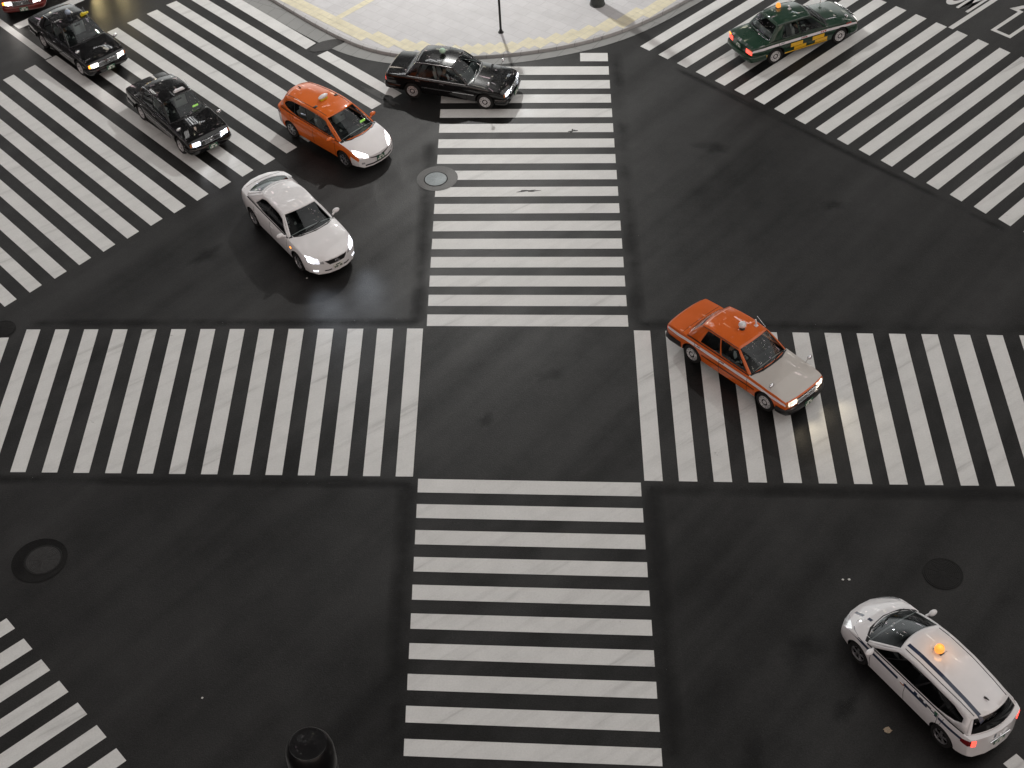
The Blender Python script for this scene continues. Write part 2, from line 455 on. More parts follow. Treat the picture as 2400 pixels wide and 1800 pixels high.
def half_ring(S, x, cabin):
    """13 points from the bottom centre round one side to the top centre"""
    w = tb(S['W'], x); zb = tb(S['Zb'], x); zs = tb(S['Zsh'], x); zt = tb(S['Zt'], x)
    z0 = zb + .06
    side = [(w * f, z0 + (zs - z0) * t) for t, f in S['prof']]
    p0 = side[0][0]
    pts = [(0, zb), (p0 * .45, zb), (p0 * .85, zb)] + side + [(w * S['top'], zs)]
    if cabin:
        yi = w * S['top'] - .075
        pts += [(yi, zs - .01), (yi - .02, .40), (0, .40)]
    else:
        yt = w * S['top']
        pts += [(yt * .82, zs + (zt - zs) * .50), (yt * .42, zs + (zt - zs) * .88), (0, zt)]
    return pts


def warp(S, x, y, z, w):
    b = tb(S['bow'], x)
    x2 = x - b * (min(1, abs(y) / w)) ** S['bp']
    if x > 1.7 and z > .5: x2 -= S['lean'] * ((z - .5) / .3) ** 2 * (x - 1.7) / (S['xf'] - 1.7)
    return x2


def body_mesh(S, classify):
    """closed shell with wheel arches cut out; returns {(part, material): (verts, faces)} and a BVH of the shell"""
    cr, cf = S['cab']; dA, dB, dC = S['doors']
    xs = {S['xr'], S['xf'], S['hoodx'], S['trunkx'], dA, dB, dC}
    for t in (S['W'], S['Zsh'], S['Zt']): xs |= {a for a, _ in t if S['xr'] <= a <= S['xf']}
    x = S['xr']
    while x < S['xf']: xs.add(round(x, 3)); x += .16
    xs = sorted(v for v in xs if not (abs(v - cr) < .03 or abs(v - cf) < .03))
    keep = [xs[0]]
    for v in xs[1:]:
        if v - keep[-1] > .035 or v in (S['xf'], dA, dB, dC):
            keep.append(v)
    st = [(v, cr < v < cf) for v in keep]
    st += [(cr - .006, False), (cr + .006, True), (cf + .006, False), (cf - .006, True)]
    st.sort()
    n = 13
    V = []; F = []; K = []
    rings = []
    for x, cab in st:
        h = half_ring(S, x, cab); w = tb(S['W'], x)
        ring = [(warp(S, x, y, z, w), -y, z) for y, z in h] + [(warp(S, x, y, z, w), y, z) for y, z in h[-2:0:-1]]
        rings.append(len(V)); V += ring
    m = 2 * n - 2
    for i in range(len(st) - 1):
        xc = (st[i][0] + st[i + 1][0]) / 2
        for k in range(m):
            k2 = (k + 1) % m
            F.append((rings[i] + k, rings[i] + k2, rings[i + 1] + k2, rings[i + 1] + k))
            j = k if k < n - 1 else m - 1 - k
            K.append(classify(S, j, xc, 'R' if k < n - 1 else 'L', st[i][1] and st[i + 1][1]))
    for e, (i0, sgn) in enumerate(((rings[0], 1), (rings[-1], -1))):
        x = st[0][0] if e == 0 else st[-1][0]
        w = tb(S['W'], x)
        rowsR = [i0 + k for k in range(2, 10)]        # side points 2..9
        rowsL = [i0 + (m - k) for k in range(2, 10)]
        cols = [-.82, -.42, 0, .42, .82]
        fr = [-1, -.82, -.42, 0, .42, .82, 1]
        grid = []
        for r, (a, b) in enumerate(zip(rowsR, rowsL)):
            if r == 0: row = [a, i0 + 1, i0 + 0, i0 + m - 1, b]; 
            elif r == 7: row = [a, i0 + 10, i0 + 11, i0 + 12, i0 + m - 11, i0 + m - 10, b]
            else:
                y0 = abs(V[a][1]); z = V[a][2]; row = [a]
                for c in cols:
                    y = y0 * c
                    V.append((warp(S, x, y, z, w), y, z)); row.append(len(V) - 1)
                row.append(b)
            grid.append(row)
        for r in range(7):
            A, B = grid[r], grid[r + 1]
            key = classify(S, -1 if e == 0 else -2, x, 'C', False)
            if r == 0:
                fs = [(A[0], A[1], B[1], B[0]), (A[1], B[2], B[1]), (A[1], A[2], B[3], B[2]), (A[2], A[3], B[4], B[3]), (A[3], B[5], B[4]), (A[3], A[4], B[6], B[5])]
            else:
                fs = [(A[c], A[c + 1], B[c + 1], B[c]) for c in range(6)]
            for f in fs: F.append(f); K.append(key)
    keys = sorted(set(K) | {('body', 'dark')})
    kid = {k: i for i, k in enumerate(keys)}
    me = bpy.data.meshes.new('shell'); me.from_pydata(V, [], F)
    bm = bmesh.new(); bm.from_mesh(me); bm.faces.ensure_lookup_table()
    for f, k in zip(bm.faces, K): f.material_index = kid[k]
    bmesh.ops.recalc_face_normals(bm, faces=bm.faces[:])
    bvh = BVHTree.FromBMesh(bm)
    bm.to_mesh(me); bm.free()
    for _ in keys: me.materials.append(M['dark'])
    ob = bpy.data.objects.new('shell', me); COL.objects.link(ob)
    cut = MB()
    for sx in (1, -1):
        for sy in (1, -1):
            c0 = Vector((sx * S['wb'] / 2, sy * .46, S['wr'] + .01)); c1 = c0 + Vector((0, sy * .7, 0))
            cut.tube([c0, c1], S['arch'], 28)
    cm = bpy.data.meshes.new('cutter'); cm.from_pydata(cut.v, [], cut.f)
    for _ in keys: cm.materials.append(M['dark'])
    cm.polygons.foreach_set('material_index', [kid[('body', 'dark')]] * len(cm.polygons))
    bm = bmesh.new(); bm.from_mesh(cm); bmesh.ops.recalc_face_normals(bm, faces=bm.faces[:]); bm.to_mesh(cm); bm.free()
    co = bpy.data.objects.new('cutter', cm); COL.objects.link(co)
    md = ob.modifiers.new('b', 'BOOLEAN'); md.operation = 'DIFFERENCE'; md.solver = 'EXACT'; md.object = co
    dg = bpy.context.evaluated_depsgraph_get(); dg.update()
    res = bpy.data.meshes.new_from_object(ob.evaluated_get(dg))
    out = {}
    for p in res.polygons:
        d = out.setdefault(keys[min(p.material_index, len(keys) - 1)], ([], [], {}))
        f = []
        for vi in p.vertices:
            if vi not in d[2]: d[2][vi] = len(d[0]); d[0].append(tuple(res.vertices[vi].co))
            f.append(d[2][vi])
        d[1].append(tuple(f))
    for o, mm in ((ob, me), (co, cm)):
        bpy.data.objects.remove(o); bpy.data.meshes.remove(mm)
    bpy.data.meshes.remove(res)
    return {k: (v[0], v[1]) for k, v in out.items()}, bvh


def greenhouse(S):
    """roof, pillars and panes; returns {kind: (verts, faces)}, a BVH and the roof rail curve"""
    g = S['gh']
    xb, bb, zb_c = g['fb']; xt, bt = g['ft']; xrb, brb, zr_c = g['rb']; xrt, brt = g['rt']
    sb0, sb1 = xb - bb, xrb - brb
    st0, st1 = xt - bt, xrt - brt
    crown = g['crown']

    def base(u):
        x = sb0 + (sb1 - sb0) * u
        return Vector((x, tb(S['W'], x) * S['top'] - .035, tb(S['Zsh'], x) - .015))

    def rail(u):
        x = st0 + (st1 - st0) * u
        return Vector((x, tb(g['yt'], x), tb(g['zr'], x)))

    def side(u, v, sg):
        a, b = base(u), rail(u)
        p = a.lerp(b, v); p.y += g['bulge'] * math.sin(math.pi * v)
        p.y *= sg
        return p

    def screen(c, v, front):
        a, b = (base(0), rail(0)) if front else (base(1), rail(1))
        bw0, bw1 = (bb, bt) if front else (brb, brt)
        z0 = (zb_c if front else zr_c)
        p0 = Vector((a.x + bw0 * (1 - c * c), a.y * c, a.z + (z0 - a.z) * (1 - abs(c) ** 3)))
        p1 = Vector((b.x + bw1 * (1 - c * c), b.y * c, b.z + crown * (1 - c * c)))
        p = p0.lerp(p1, v)
        k = .025 * math.sin(math.pi * v) * (1 - c * c)
        return p + Vector((k if front else -k, 0, k))

    def roof(c, w):
        b = rail(w); bw = bt * (1 - w) + brt * w
        return Vector((b.x + bw * (1 - c * c), b.y * c, b.z + crown * (1 - c * c)))

    out = {}
    bm = bmesh.new(); lay = bm.faces.layers.int.new('k'); kinds = ['roof']

    def emit(P, rows, cols, kind):
        vs = [[bm.verts.new(P(c, r)) for c in cols] for r in rows]
        for i in range(len(rows) - 1):
            for j in range(len(cols) - 1):
                k = kind((cols[j] + cols[j + 1]) / 2, (rows[i] + rows[i + 1]) / 2)
                if k not in kinds: kinds.append(k)
                try: f = bm.faces.new((vs[i][j], vs[i][j + 1], vs[i + 1][j + 1], vs[i + 1][j]))
                except ValueError: continue
                f[lay] = kinds.index(k)

    def fill(marks, step):
        o = []
        marks = sorted(set(marks))
        for a, b in zip(marks[:-1], marks[1:]):
            n = max(1, int(round((b - a) / step)))
            o += [a + (b - a) * i / n for i in range(n)]
        return o + [marks[-1]]

    us = fill([0, 1] + [w[0] for w in g['wins']] + [w[1] for w in g['wins']], .06)
    vrow = [0, 1 / 6, 2 / 6, 3 / 6, 4 / 6, 5 / 6, 1]          # 1/6..5/6 are the glass rows
    u0, u1 = g['wins'][0][0], g['wins'][-1][1]
    for sg, nm in ((-1, 'R'), (1, 'L')):
        def P(u, v):
            lo, hi = tb(g['vlo'], u), tb(g['vhi'], u)
            vv = np.interp(v, [0, 1 / 6, 5 / 6, 1], [0, lo, hi, 1])
            return side(u, float(vv), sg)

        def kind(u, v):
            if 1 / 6 < v < 5 / 6:
                for i, (a, b, _) in enumerate(g['wins']):
                    if a < u < b: return 'side_window.%s%d' % (nm, i)
                if g.get('blackpillars') and u0 < u < u1: return 'window_trim'
            return 'roof'
        emit(P, vrow, us, kind)
    for front, key, lim in ((True, 'windshield', g['ws']), (False, 'rear_window', g['rw'])):
        c0, v0, v1 = lim
        cs = [-1, -c0] + [c0 * t for t in np.linspace(-.86, .86, 9)] + [c0, 1]
        rows = [0, v0] + list(np.linspace(v0, v1, 6)[1:-1]) + [v1, 1]
        emit(lambda c, v, f=front: screen(c, v, f), rows, cs, lambda c, v, k=key: k if abs(c) < c0 and v0 < v < v1 else 'roof')
    cs0 = [-1, -S['gh']['ws'][0]] + [S['gh']['ws'][0] * t for t in np.linspace(-.86, .86, 9)] + [S['gh']['ws'][0], 1]
    emit(lambda c, w: roof(c, w), us, cs0, lambda c, w: 'roof')
    bmesh.ops.remove_doubles(bm, verts=bm.verts[:], dist=.004)
    ctr = Vector((-.4, 0, 1.0))
    bm.normal_update()
    for f in bm.faces:
        if f.normal.dot(f.calc_center_median() - ctr) < 0: f.normal_flip()
    bm.normal_update()
    ed = [e for e in bm.edges if len(e.link_faces) == 2 and all(f[lay] == 0 for f in e.link_faces) and e.calc_face_angle(0) > .42]
    bmesh.ops.bevel(bm, geom=ed, offset=.035, segments=3, affect='EDGES', profile=.55, clamp_overlap=True)
    bm.normal_update()
    bvh = BVHTree.FromBMesh(bm)
    for f in bm.faces:
        d = out.setdefault(kinds[f[lay]] if 0 <= f[lay] < len(kinds) else 'roof', ([], [], {}))
        ix = []
        for v in f.verts:
            if v not in d[2]: d[2][v] = len(d[0]); d[0].append(tuple(v.co))
            ix.append(d[2][v])
        d[1].append(tuple(ix))
    bm.free()
    rails = [[side(u, 1.0, sg) for u in np.linspace(0, 1, 12)] for sg in (-1, 1)]
    return {k: (v[0], v[1]) for k, v in out.items()}, bvh, rails


AX = {'x+': Vector((1, 0, 0)), 'x-': Vector((-1, 0, 0)), 'y+': Vector((0, 1, 0)), 'y-': Vector((0, -1, 0)), 'z': Vector((0, 0, 1))}


def patch(name, mat, parent, bvh, axis, A, B, nu=6, nv=3, off=.006, thick=.02, angle=35):
    """a panel that lies on the shell: A and B are its two long edges seen along the axis"""
    d = AX[axis]

    def pos(q):
        if axis[0] == 'x': o = Vector((0, q[0], q[1])) + d * 4
        elif axis[0] == 'y': o = Vector((q[0], 0, q[1])) + d * 4
        else: o = Vector((q[0], q[1], 0)) + d * 4
        hit = bvh.ray_cast(o, -d)
        if hit[0] is None: hit = bvh.find_nearest(o - d * 3)
        return hit[0]

    def along(P, t):
        s = t * (len(P) - 1); i = min(int(s), len(P) - 2)
        return Vector(P[i]).lerp(Vector(P[i + 1]), s - i)
    vs = []; fs = []
    for j in range(nv + 1):
        for i in range(nu + 1):
            q = along(A, i / nu).lerp(along(B, i / nu), j / nv)
            p = pos(q)
            vs.append(p + d * off)
    n = nu + 1
    for j in range(nv):
        for i in range(nu):
            fs.append((j * n + i, j * n + i + 1, (j + 1) * n + i + 1, (j + 1) * n + i))
    rim = [i for i in range(n)] + [j * n + nu for j in range(1, nv + 1)] + [nv * n + i for i in range(nu - 1, -1, -1)] + [j * n for j in range(nv - 1, 0, -1)]
    b = len(vs)
    vs += [vs[i] - d * thick for i in rim]
    for k in range(len(rim)):
        k2 = (k + 1) % len(rim)
        fs.append((rim[k2], rim[k], b + k, b + k2))
    # outward orientation
    f = fs[0]; nrm = (vs[f[1]] - vs[f[0]]).cross(vs[f[2]] - vs[f[1]])
    if nrm.dot(d) < 0: fs = [tuple(reversed(f)) for f in fs]
    return mesh_obj(name, vs, fs, mat, parent, angle=angle)


def mir(P): return [(-a, b) for a, b in P]


WHEEL_CACHE = {}


def wheel_meshes(S, style):
    key = (S['wr'], S['ww'], style)
    if key in WHEEL_CACHE: return WHEEL_CACHE[key]
    r, w = S['wr'], S['ww']
    Mx = Matrix.Rotation(R(-90), 4, 'X')      # lathe axis z -> +y (outwards)
    t = MB()
    rr = r * .665
    t.lathe([(rr, -w / 2), (r * .9, -w / 2), (r * .975, -w * .40), (r, -w * .25), (r, w * .25), (r * .975, w * .40), (r * .90, w / 2), (rr + .012, w / 2 - .004), (rr, w * .36)], 32, Mx)
    tyre = t.build('tyre', M['rubber'])
    k = MB()
    if style == 'hubcap':
        k.lathe([(rr, w * .30), (rr * .99, w * .44), (rr * .93, w * .46), (rr * .90, w * .42), (rr * .70, w * .47), (rr * .52, w * .50), (rr * .50, w * .44), (rr * .32, w * .42), (rr * .30, w * .50), (rr * .22, w * .55), (0.0001, w * .56)], 32, Mx)
        for i in range(10):
            a = 2 * math.pi * i / 10
            k.box((math.cos(a) * rr * .80, w * .455, math.sin(a) * rr * .80), (.030, .006, .014), rot=Matrix.Rotation(-a, 3, 'Y'), mi=1)
        k.lathe([(rr * .31, w * .435), (rr * .49, w * .450)], 24, Mx, 1)
    else:
        k.lathe([(rr, w * .30), (rr * .995, w * .46), (rr * .93, w * .45), (rr * .90, w * .30)], 32, Mx)
        k.lathe([(rr * .92, w * .12), (0.0001, w * .10)], 24, Mx, 1)
        ns = 5 if style == 'five' else 7
        for i in range(ns):
            a = 2 * math.pi * i / ns + .3
            for off in ((-.17, .17) if style == 'five' else (0,)):
                c = Vector((math.cos(a + off * .55), 0, math.sin(a + off * .55)))
                p = c * rr * .53
                k.box((p.x, w * .36, p.z), (rr * .88, .030, .030 if style == 'five' else .042), bev=.006, rot=Matrix.Rotation(-(a + off * .55), 3, 'Y'))
        k.lathe([(rr * .28, w * .30), (rr * .26, w * .42), (rr * .12, w * .45), (0.0001, w * .45)], 18, Mx)
    rim = k.build('rim', [M['hubcap'] if style == 'hubcap' else M['alloy'], M['dark']])
    res = (tyre.data, rim.data)
    for o in (tyre, rim): bpy.data.objects.remove(o)
    WHEEL_CACHE[key] = res
    return res


def add_wheels(root, S, style, steer=0.0):
    ty, rm = wheel_meshes(S, style)
    for sx in (1, -1):
        for sy in (-1, 1):
            e = empty('wheel', (sx * S['wb'] / 2, sy * S['track'], S['wr']), (R(180) if sy < 0 else 0) + (R(steer) if sx > 0 else 0), root)
            for nm, me in (('tyre', ty), ('rim', rm)):
                o = bpy.data.objects.new(nm, me); COL.objects.link(o); o.parent = e


def seat_mesh(c, cover):
    b = MB()
    tilt = Matrix.Rotation(R(-14), 3, 'Y')
    b.box((0.02, 0, .10), (.50, .48, .16), .05)
    b.box((-.26, 0, .42), (.14, .47, .62), .05, tilt, mi=cover)
    b.box((-.36, 0, .79), (.09, .27, .17), .035, tilt, mi=cover)
    return [tuple(Vector(v) + Vector(c)) for v in b.v], b.f, b.m


def add_interior(root, S, cover, taxi):
    g = S['gh']
    xw = g['fb'][0] - g['fb'][1]
    d = MB()
    xd = S['cab'][1] - .19
    d.box((xd, 0, .78), (.36, 1.36, .26), .06)
    d.box((xd - .10, -.36, .90), (.22, .40, .08), .03)
    d.box((xd - .25, 0, .60), (.25, .26, .36), .04)
    d.build('dashboard', M['dash'], root)
    w = MB()
    Mw = Matrix.Rotation(R(65), 4, 'Y')
    w.torus((xd - .36, -.36, .86), .18, .014, Mw)
    w.tube([(xd - .36, -.36, .86), (xd - .10, -.36, .78)], .025, 8)
    for a in (0, 2.1, 4.2):
        w.tube([Vector((xd - .36, -.36, .86)), Vector((xd - .36, -.36, .86)) + (Mw @ Vector((.18 * math.cos(a), .18 * math.sin(a), 0)))], .011, 6)
    w.build('steering_wheel', M['dash'], root)
    xs = xd - S.get('seat', .80)
    for y in (-.36, .36):
        v, f, m = seat_mesh((xs, y, .40), 1 if cover else 0)
        mesh_obj('seat', v, f, [M['seat'], M['cover']], root, m)
    b = MB(); tilt = Matrix.Rotation(R(-16), 3, 'Y')
    xr = xs - .88
    b.box((xr + .04, 0, .52), (.50, 1.26, .18), .05)
    b.box((xr - .25, 0, .80), (.15, 1.26, .56), .05, tilt, mi=1 if cover else 0)
    for y in (-.38, .38): b.box((xr - .34, y, 1.10), (.08, .25, .12), .03, tilt, mi=1 if cover else 0)
    b.build('rear_seat', [M['seat'], M['cover']], root)
    p = MB(); p.box((S['cab'][0] + .17, 0, tb(S['Zsh'], S['cab'][0]) - .03), (.30, 1.2, .03), .008)
    p.build('parcel_shelf', M['dash'], root)
    mr = MB(); xm = g['ft'][0] + .10
    mr.box((xm, 0, tb(g['zr'], g['ft'][0]) - .06), (.03, .22, .06), .012)
    mr.tube([(xm, 0, tb(g['zr'], g['ft'][0]) - .05), (xm - .02, 0, tb(g['zr'], g['ft'][0]) + .03)], .008, 6)
    mr.build('rear_view_mirror', M['dash'], root)


def bumper(name, mat, root, half, z0, z1, t=.10):
    """half: plan outline (x, y>=0) from the centre to the wheel arch; mirrored"""
    pl = [(x, -y) for x, y in half[::-1]] + half[1:]
    prof = [(-t, z0 + .02), (-.015, z0), (0, z0 + .03), (.012, (z0 + z1) / 2), (0, z1 - .03), (-.02, z1), (-t, z1 - .005)]
    vs = []; fs = []
    n = len(prof)
    for i, (x, y) in enumerate(pl):
        a = Vector(pl[max(i - 1, 0)]); b = Vector(pl[min(i + 1, len(pl) - 1)])
        d = (b - a).normalized(); nrm = Vector((d.y, -d.x))
        if nrm.x * (1 if half[0][0] > 0 else -1) < -.2: nrm = -nrm
        if nrm.y * y < -.01: nrm = -nrm
        for o, z in prof: vs.append((x + nrm.x * o, y + nrm.y * o, z))
    for i in range(len(pl) - 1):
        for k in range(n):
            fs.append((i * n + k, i * n + (k + 1) % n, (i + 1) * n + (k + 1) % n, (i + 1) * n + k))
    fs.append(tuple(range(n))); fs.append(tuple((len(pl) - 1) * n + k for k in range(n)))
    o = mesh_obj(name, vs, fs, mat, root, angle=50)
    bm = bmesh.new(); bm.from_mesh(o.data); bmesh.ops.recalc_face_normals(bm, faces=bm.faces[:]); bm.to_mesh(o.data); bm.free()
    return o


def number_plate(root, x, z, facing, mat, ink, tilt=0.0):
    b = MB()
    b.box((0, 0, 0), (.016, .33, .165), .004)
    b.box((.0095 * facing, 0, .045), (.003, .16, .035), mi=1)
    for i, y in enumerate((-.115, -.065, -.03, .025, .075, .115)):
        if i != 3: b.box((.0095 * facing, y, -.028), (.003, .030, .068), mi=1)
        else: b.box((.0095 * facing, y - .02, -.03), (.003, .02, .012), mi=1)
    o = b.build('number_plate', [mat, ink], root, loc=(x, 0, z))
    o.rotation_euler = (0, tilt, 0)
    return o


def door_handle(door_parent, root, bvh, x, z, sg, mat):
    h = bvh.ray_cast(Vector((x, sg * 3, z)), Vector((0, -sg, 0)))[0]
    if h is None: return
    b = MB(); b.box((x, h.y + sg * .016, z), (.17, .022, .028), .008)
    b.build('handle', mat, door_parent)


def beam(root, x, y, z, energy, color, pitch=24, size=70, blend=.6, soft=.05):
    li = bpy.data.lights.new('headlight_beam', 'SPOT')
    li.energy = energy; li.color = color; li.spot_size = R(size); li.spot_blend = blend; li.shadow_soft_size = soft
    o = bpy.data.objects.new('headlight_beam', li); COL.objects.link(o)
    o.parent = root; o.location = (x, y, z)
    o.rotation_euler = Vector((math.cos(R(pitch)), 0, -math.sin(R(pitch)))).to_track_quat('-Z', 'Y').to_euler()


def base_classify(P):
    """P gives a material per panel name"""
    def fn(S, j, x, side, cab):
        cr, cf = S['cab']; dA, dB, dC = S['doors']
        if j == -1: return ('rear_bumper' if 'rear_bumper' in P else 'body', P.get('rear_bumper', P['body']))
        if j == -2: return ('front_bumper' if 'front_bumper' in P else 'body', P.get('front_bumper', P['body']))
        if j <= 1: return ('body', 'dark')
        if cab and j >= 9: return ('body', 'interior')
        if cr - .007 < x < cr + .007 or cf - .007 < x < cf + .007:
            if j >= 9: return ('body', 'interior')
        if j >= 9 and x > cf:
            if x < S['hoodx']: return ('hood', P.get('hood', P['body']))
            return ('front_bumper', P['front_bumper']) if 'front_bumper' in P else ('body', P['body'])
        if j >= 9 and x < cr:
            return ('trunk_lid', P.get('trunk', P['body'])) if x > S['trunkx'] else ('body', P['body'])
        if j == 2 and 'sill' in P: return ('body', P['sill'])
        stripe = P.get('stripe')
        if dC < x < dA and 3 <= j <= 8:
            part = 'door.%s%s' % ('f' if x > dB else 'r', side)
            m = P.get('door', P['body'])
            if stripe and j in P['stripe_rows']: m = stripe
            return (part, m)
        if 'front_bumper' in P and x > S['hoodx'] - .42 and j <= P.get('fb_rows', 5): return ('front_bumper', P['front_bumper'])
        if 'rear_bumper' in P and x < S['trunkx'] + .10 and j <= P.get('rb_rows', 5): return ('rear_bumper', P['rear_bumper'])
        if stripe and j in P['stripe_rows']: return ('body', stripe)
        return ('body', P['body'])
    return fn


def make_vehicle(name, S, P, pos, heading, label, group, cat='taxi'):
    root = empty(name, (pos[0], pos[1], 0), R(heading))
    tag(root, label, cat, group)
    parts, bvh = body_mesh(S, base_classify(P))
    byname = {}
    for (part, m), (vs, fs) in parts.items(): byname.setdefault(part, []).append((m, vs, fs))
    objs = {}
    for part, lst in byname.items():
        V = []; F = []; I = []; mats = []
        for m, vs, fs in lst:
            b = len(V); V += vs; F += [tuple(i + b for i in f) for f in fs]; I += [len(mats)] * len(fs); mats.append(M[m])
        o = mesh_obj(part.split('.')[0], V, F, mats, root, I, angle=None)
        bm = bmesh.new(); bm.from_mesh(o.data)
        bmesh.ops.remove_doubles(bm, verts=bm.verts[:], dist=.0005); bm.to_mesh(o.data); bm.free()
        o.data.polygons.foreach_set('use_smooth', [True] * len(o.data.polygons)); o.data.set_sharp_from_angle(angle=R(30))
        objs[part] = o
    gh, gbvh, rails = greenhouse(S)
    for k, (vs, fs) in gh.items():
        if k == 'roof':
            o = mesh_obj('roof', vs, fs, M[P.get('roof', P['body'])], root, angle=28)
            md = o.modifiers.new('thickness', 'SOLIDIFY'); md.thickness = .028; md.offset = -1
            objs['roof'] = o
        elif k == 'window_trim': mesh_obj('window_trim', vs, fs, M['blacktrim'], root)
        else:
            gm = M['glass_dark'] if ('side' in k and k[-1] in P.get('dark_windows', '')) or (k == 'rear_window' and P.get('dark_rear')) else M['glass']
            mesh_obj(k.split('.')[0], vs, fs, gm, root, angle=60)
    return root, bvh, gbvh, rails, objs


def seam(root, bvh, axis, A, nm='panel_gap'):
    """hairline joint between panels"""
    P1 = [(a - .006, b) for a, b in A]; P2 = [(a + .006, b) for a, b in A]
    return patch(nm, M['dark'], root, bvh, axis, P1, P2, 12, 1, .0015, .004)


def chrome_tube(root, name, pts, r=.008, mat='chrome', lift=(0, 0, 0)):
    b = MB(); b.tube([Vector(p) + Vector(lift) for p in pts], r, 6); return b.build(name, M[mat], root)


def upright_taxi(name, pos, heading, label, group, paint, lamp, roof_kind, *, bump='blacktrim', beams=(25, (1, .95, .88)), turn=None, stripe=None,
                 covers=True, steer=0.0, tail_on=True, plate=('plate', 'ink_w'), sill=None, led=True, hood=None):
    S = SEDAN
    P = dict(body=paint, hood=hood or paint)
    if stripe: P['stripe'] = stripe; P['stripe_rows'] = (6,)
    if sill: P['sill'] = sill
    root, bvh, gb, rails, objs = make_vehicle(name, S, P, pos, heading, label, group)
    add_wheels(root, S, 'hubcap', steer)
    add_interior(root, S, covers, True)
    # bumpers
    bumper('front_bumper', M[bump], root, [(2.285, 0), (2.275, .40), (2.235, .68), (2.15, .815), (1.98, .862), (1.80, .868)], .30, .50)
    bumper('rear_bumper', M[bump], root, [(-2.545, 0), (-2.535, .42), (-2.50, .70), (-2.42, .82), (-2.25, .862), (-1.82, .868)], .34, .54)
    # front face
    patch('grille', [M['blacktrim']][0], root, bvh, 'x+', [(-.40, .56), (.40, .56)], [(-.40, .715), (.40, .715)], 8, 3, .012)
    gr = MB()
    for i in range(5): gr.box((2.232, 0, .575 + i * .031), (.012, .78, .010), .003)
    gr.box((2.232, 0, .722), (.03, .86, .022), .006); gr.box((2.232, 0, .553), (.03, .84, .014), .005)
    gr.box((2.245, 0, .64), (.02, .10, .085), .01)
    gr.build('grille_bars', M['chrome'], root)
    for sg in (1, -1):
        f = (lambda q: q) if sg > 0 else mir
        patch('headlight', M[lamp], root, bvh, 'x+', f([(.41, .565), (.70, .565)]), f([(.41, .725), (.70, .725)]), 8, 4, .020)
        patch('turn_signal', M['turn' if turn and sg == turn[0] and 'f' in turn[1] else 'amber_off'], root, bvh, 'x+', f([(.71, .58), (.785, .585)]), f([(.71, .71), (.785, .70)]), 4, 3, .014)
        if tail_on: tm = M['tail']
        else: tm = M['red_off']
        lampo = patch('tail_light', tm, root, bvh, 'x-', f([(.46, .62), (.775, .62)]), f([(.46, .78), (.775, .77)]), 6, 3, .012)
        patch('rear_turn_signal', M['turn' if turn and sg == turn[0] and 'r' in turn[1] else 'amber_off'], root, bvh, 'x-', f([(.62, .78), (.775, .77)]), f([(.62, .83), (.77, .82)]), 4, 2, .014)
        # fender mirrors on stalks
        b = MB()
        b.tube([(1.50, sg * .74, .86), (1.53, sg * .77, .98), (1.56, sg * .80, 1.05)], [.014, .012, .012], 8)
        b.ball((1.575, sg * .81, 1.09), (.055, .095, .065))
        b.build('fender_mirror', M['chrome'], root)
        # door handles and joints
        for key, x in (('door.f', -.22), ('door.r', -1.14)):
            k = key + ('L' if sg > 0 else 'R')
            if k in objs: door_handle(objs[k], root, bvh, x, .80, sg, M['chrome'])
        ax = 'y+' if sg > 0 else 'y-'
        for x in S['doors']: seam(root, bvh, ax, [(x, .30), (x, .875)])
        # body side moulding, rain gutter
        patch('side_moulding', M['blacktrim' if paint != 'p_black' else 'chrome'], root, bvh, ax, [(-1.0, .545), (1.0, .545)], [(-1.0, .57), (1.0, .57)], 14, 1, .012)
        chrome_tube(root, 'rain_gutter', rails[0 if sg < 0 else 1], .010, 'chrome' if paint in ('p_black', 'p_maroon') else 'blacktrim', (0, sg * .012, -.012))
        # belt line moulding
        pts = [(x, sg * (tb(S['W'], x) * S['top'] - .020), tb(S['Zsh'], x) + .006) for x in np.linspace(.70, -1.55, 14)]
        chrome_tube(root, 'belt_moulding', pts, .009, 'chrome' if paint == 'p_black' else 'blacktrim')
    # rear screen surround and boot edge
    g = S['gh']
    scr = []
    for c in np.linspace(-.92, .92, 13):
        scr.append((g['rb'][0] + .075 * c * c - .012, c * .70, .965))
    chrome_tube(root, 'rear_window_moulding', scr, .010, 'chrome')
    seam(root, bvh, 'z', [(-1.80, -.78), (-1.80, .78)])
    # wipers
    wp = MB()
    for y0, y1 in ((-.55, .08), (.02, .62)):
        wp.tube([(.915, y0, .965), (.86, (y0 + y1) / 2, .995), (.815, y1, 1.02)], .010, 6)
    wp.build('wiper', M['blacktrim'], root)
    patch('cowl_panel', M['blacktrim'], root, bvh, 'z', [(.80, -.76), (.93, -.4), (.95, 0), (.93, .4), (.80, .76)], [(.74, -.76), (.78, -.4), (.80, 0), (.78, .4), (.74, .76)], 12, 2, .004)
    number_plate(root, 2.302, .40, 1, M[plate[0]], M[plate[1]])
    number_plate(root, -2.487, .70, -1, M[plate[0]], M[plate[1]])
    if led:
        b = MB(); b.box((.60, .42, 1.035), (.03, .22, .07), .01); b.build('vacancy_sign', M['led'], root)
    # aerial and roof lamp
    b = MB(); b.tube([(.10, .60, 1.43), (-.25, .615, 1.62)], .005, 6); b.build('aerial', M['chrome'], root)
    rz = lambda x, y=0: gb.ray_cast(Vector((x, y, 4)), Vector((0, 0, -1)))[0].z
    roof_kind(root, rz)
    if beams:
        for sg in (1, -1): beam(root, 2.26, sg * .56, .645, *beams)
    return root


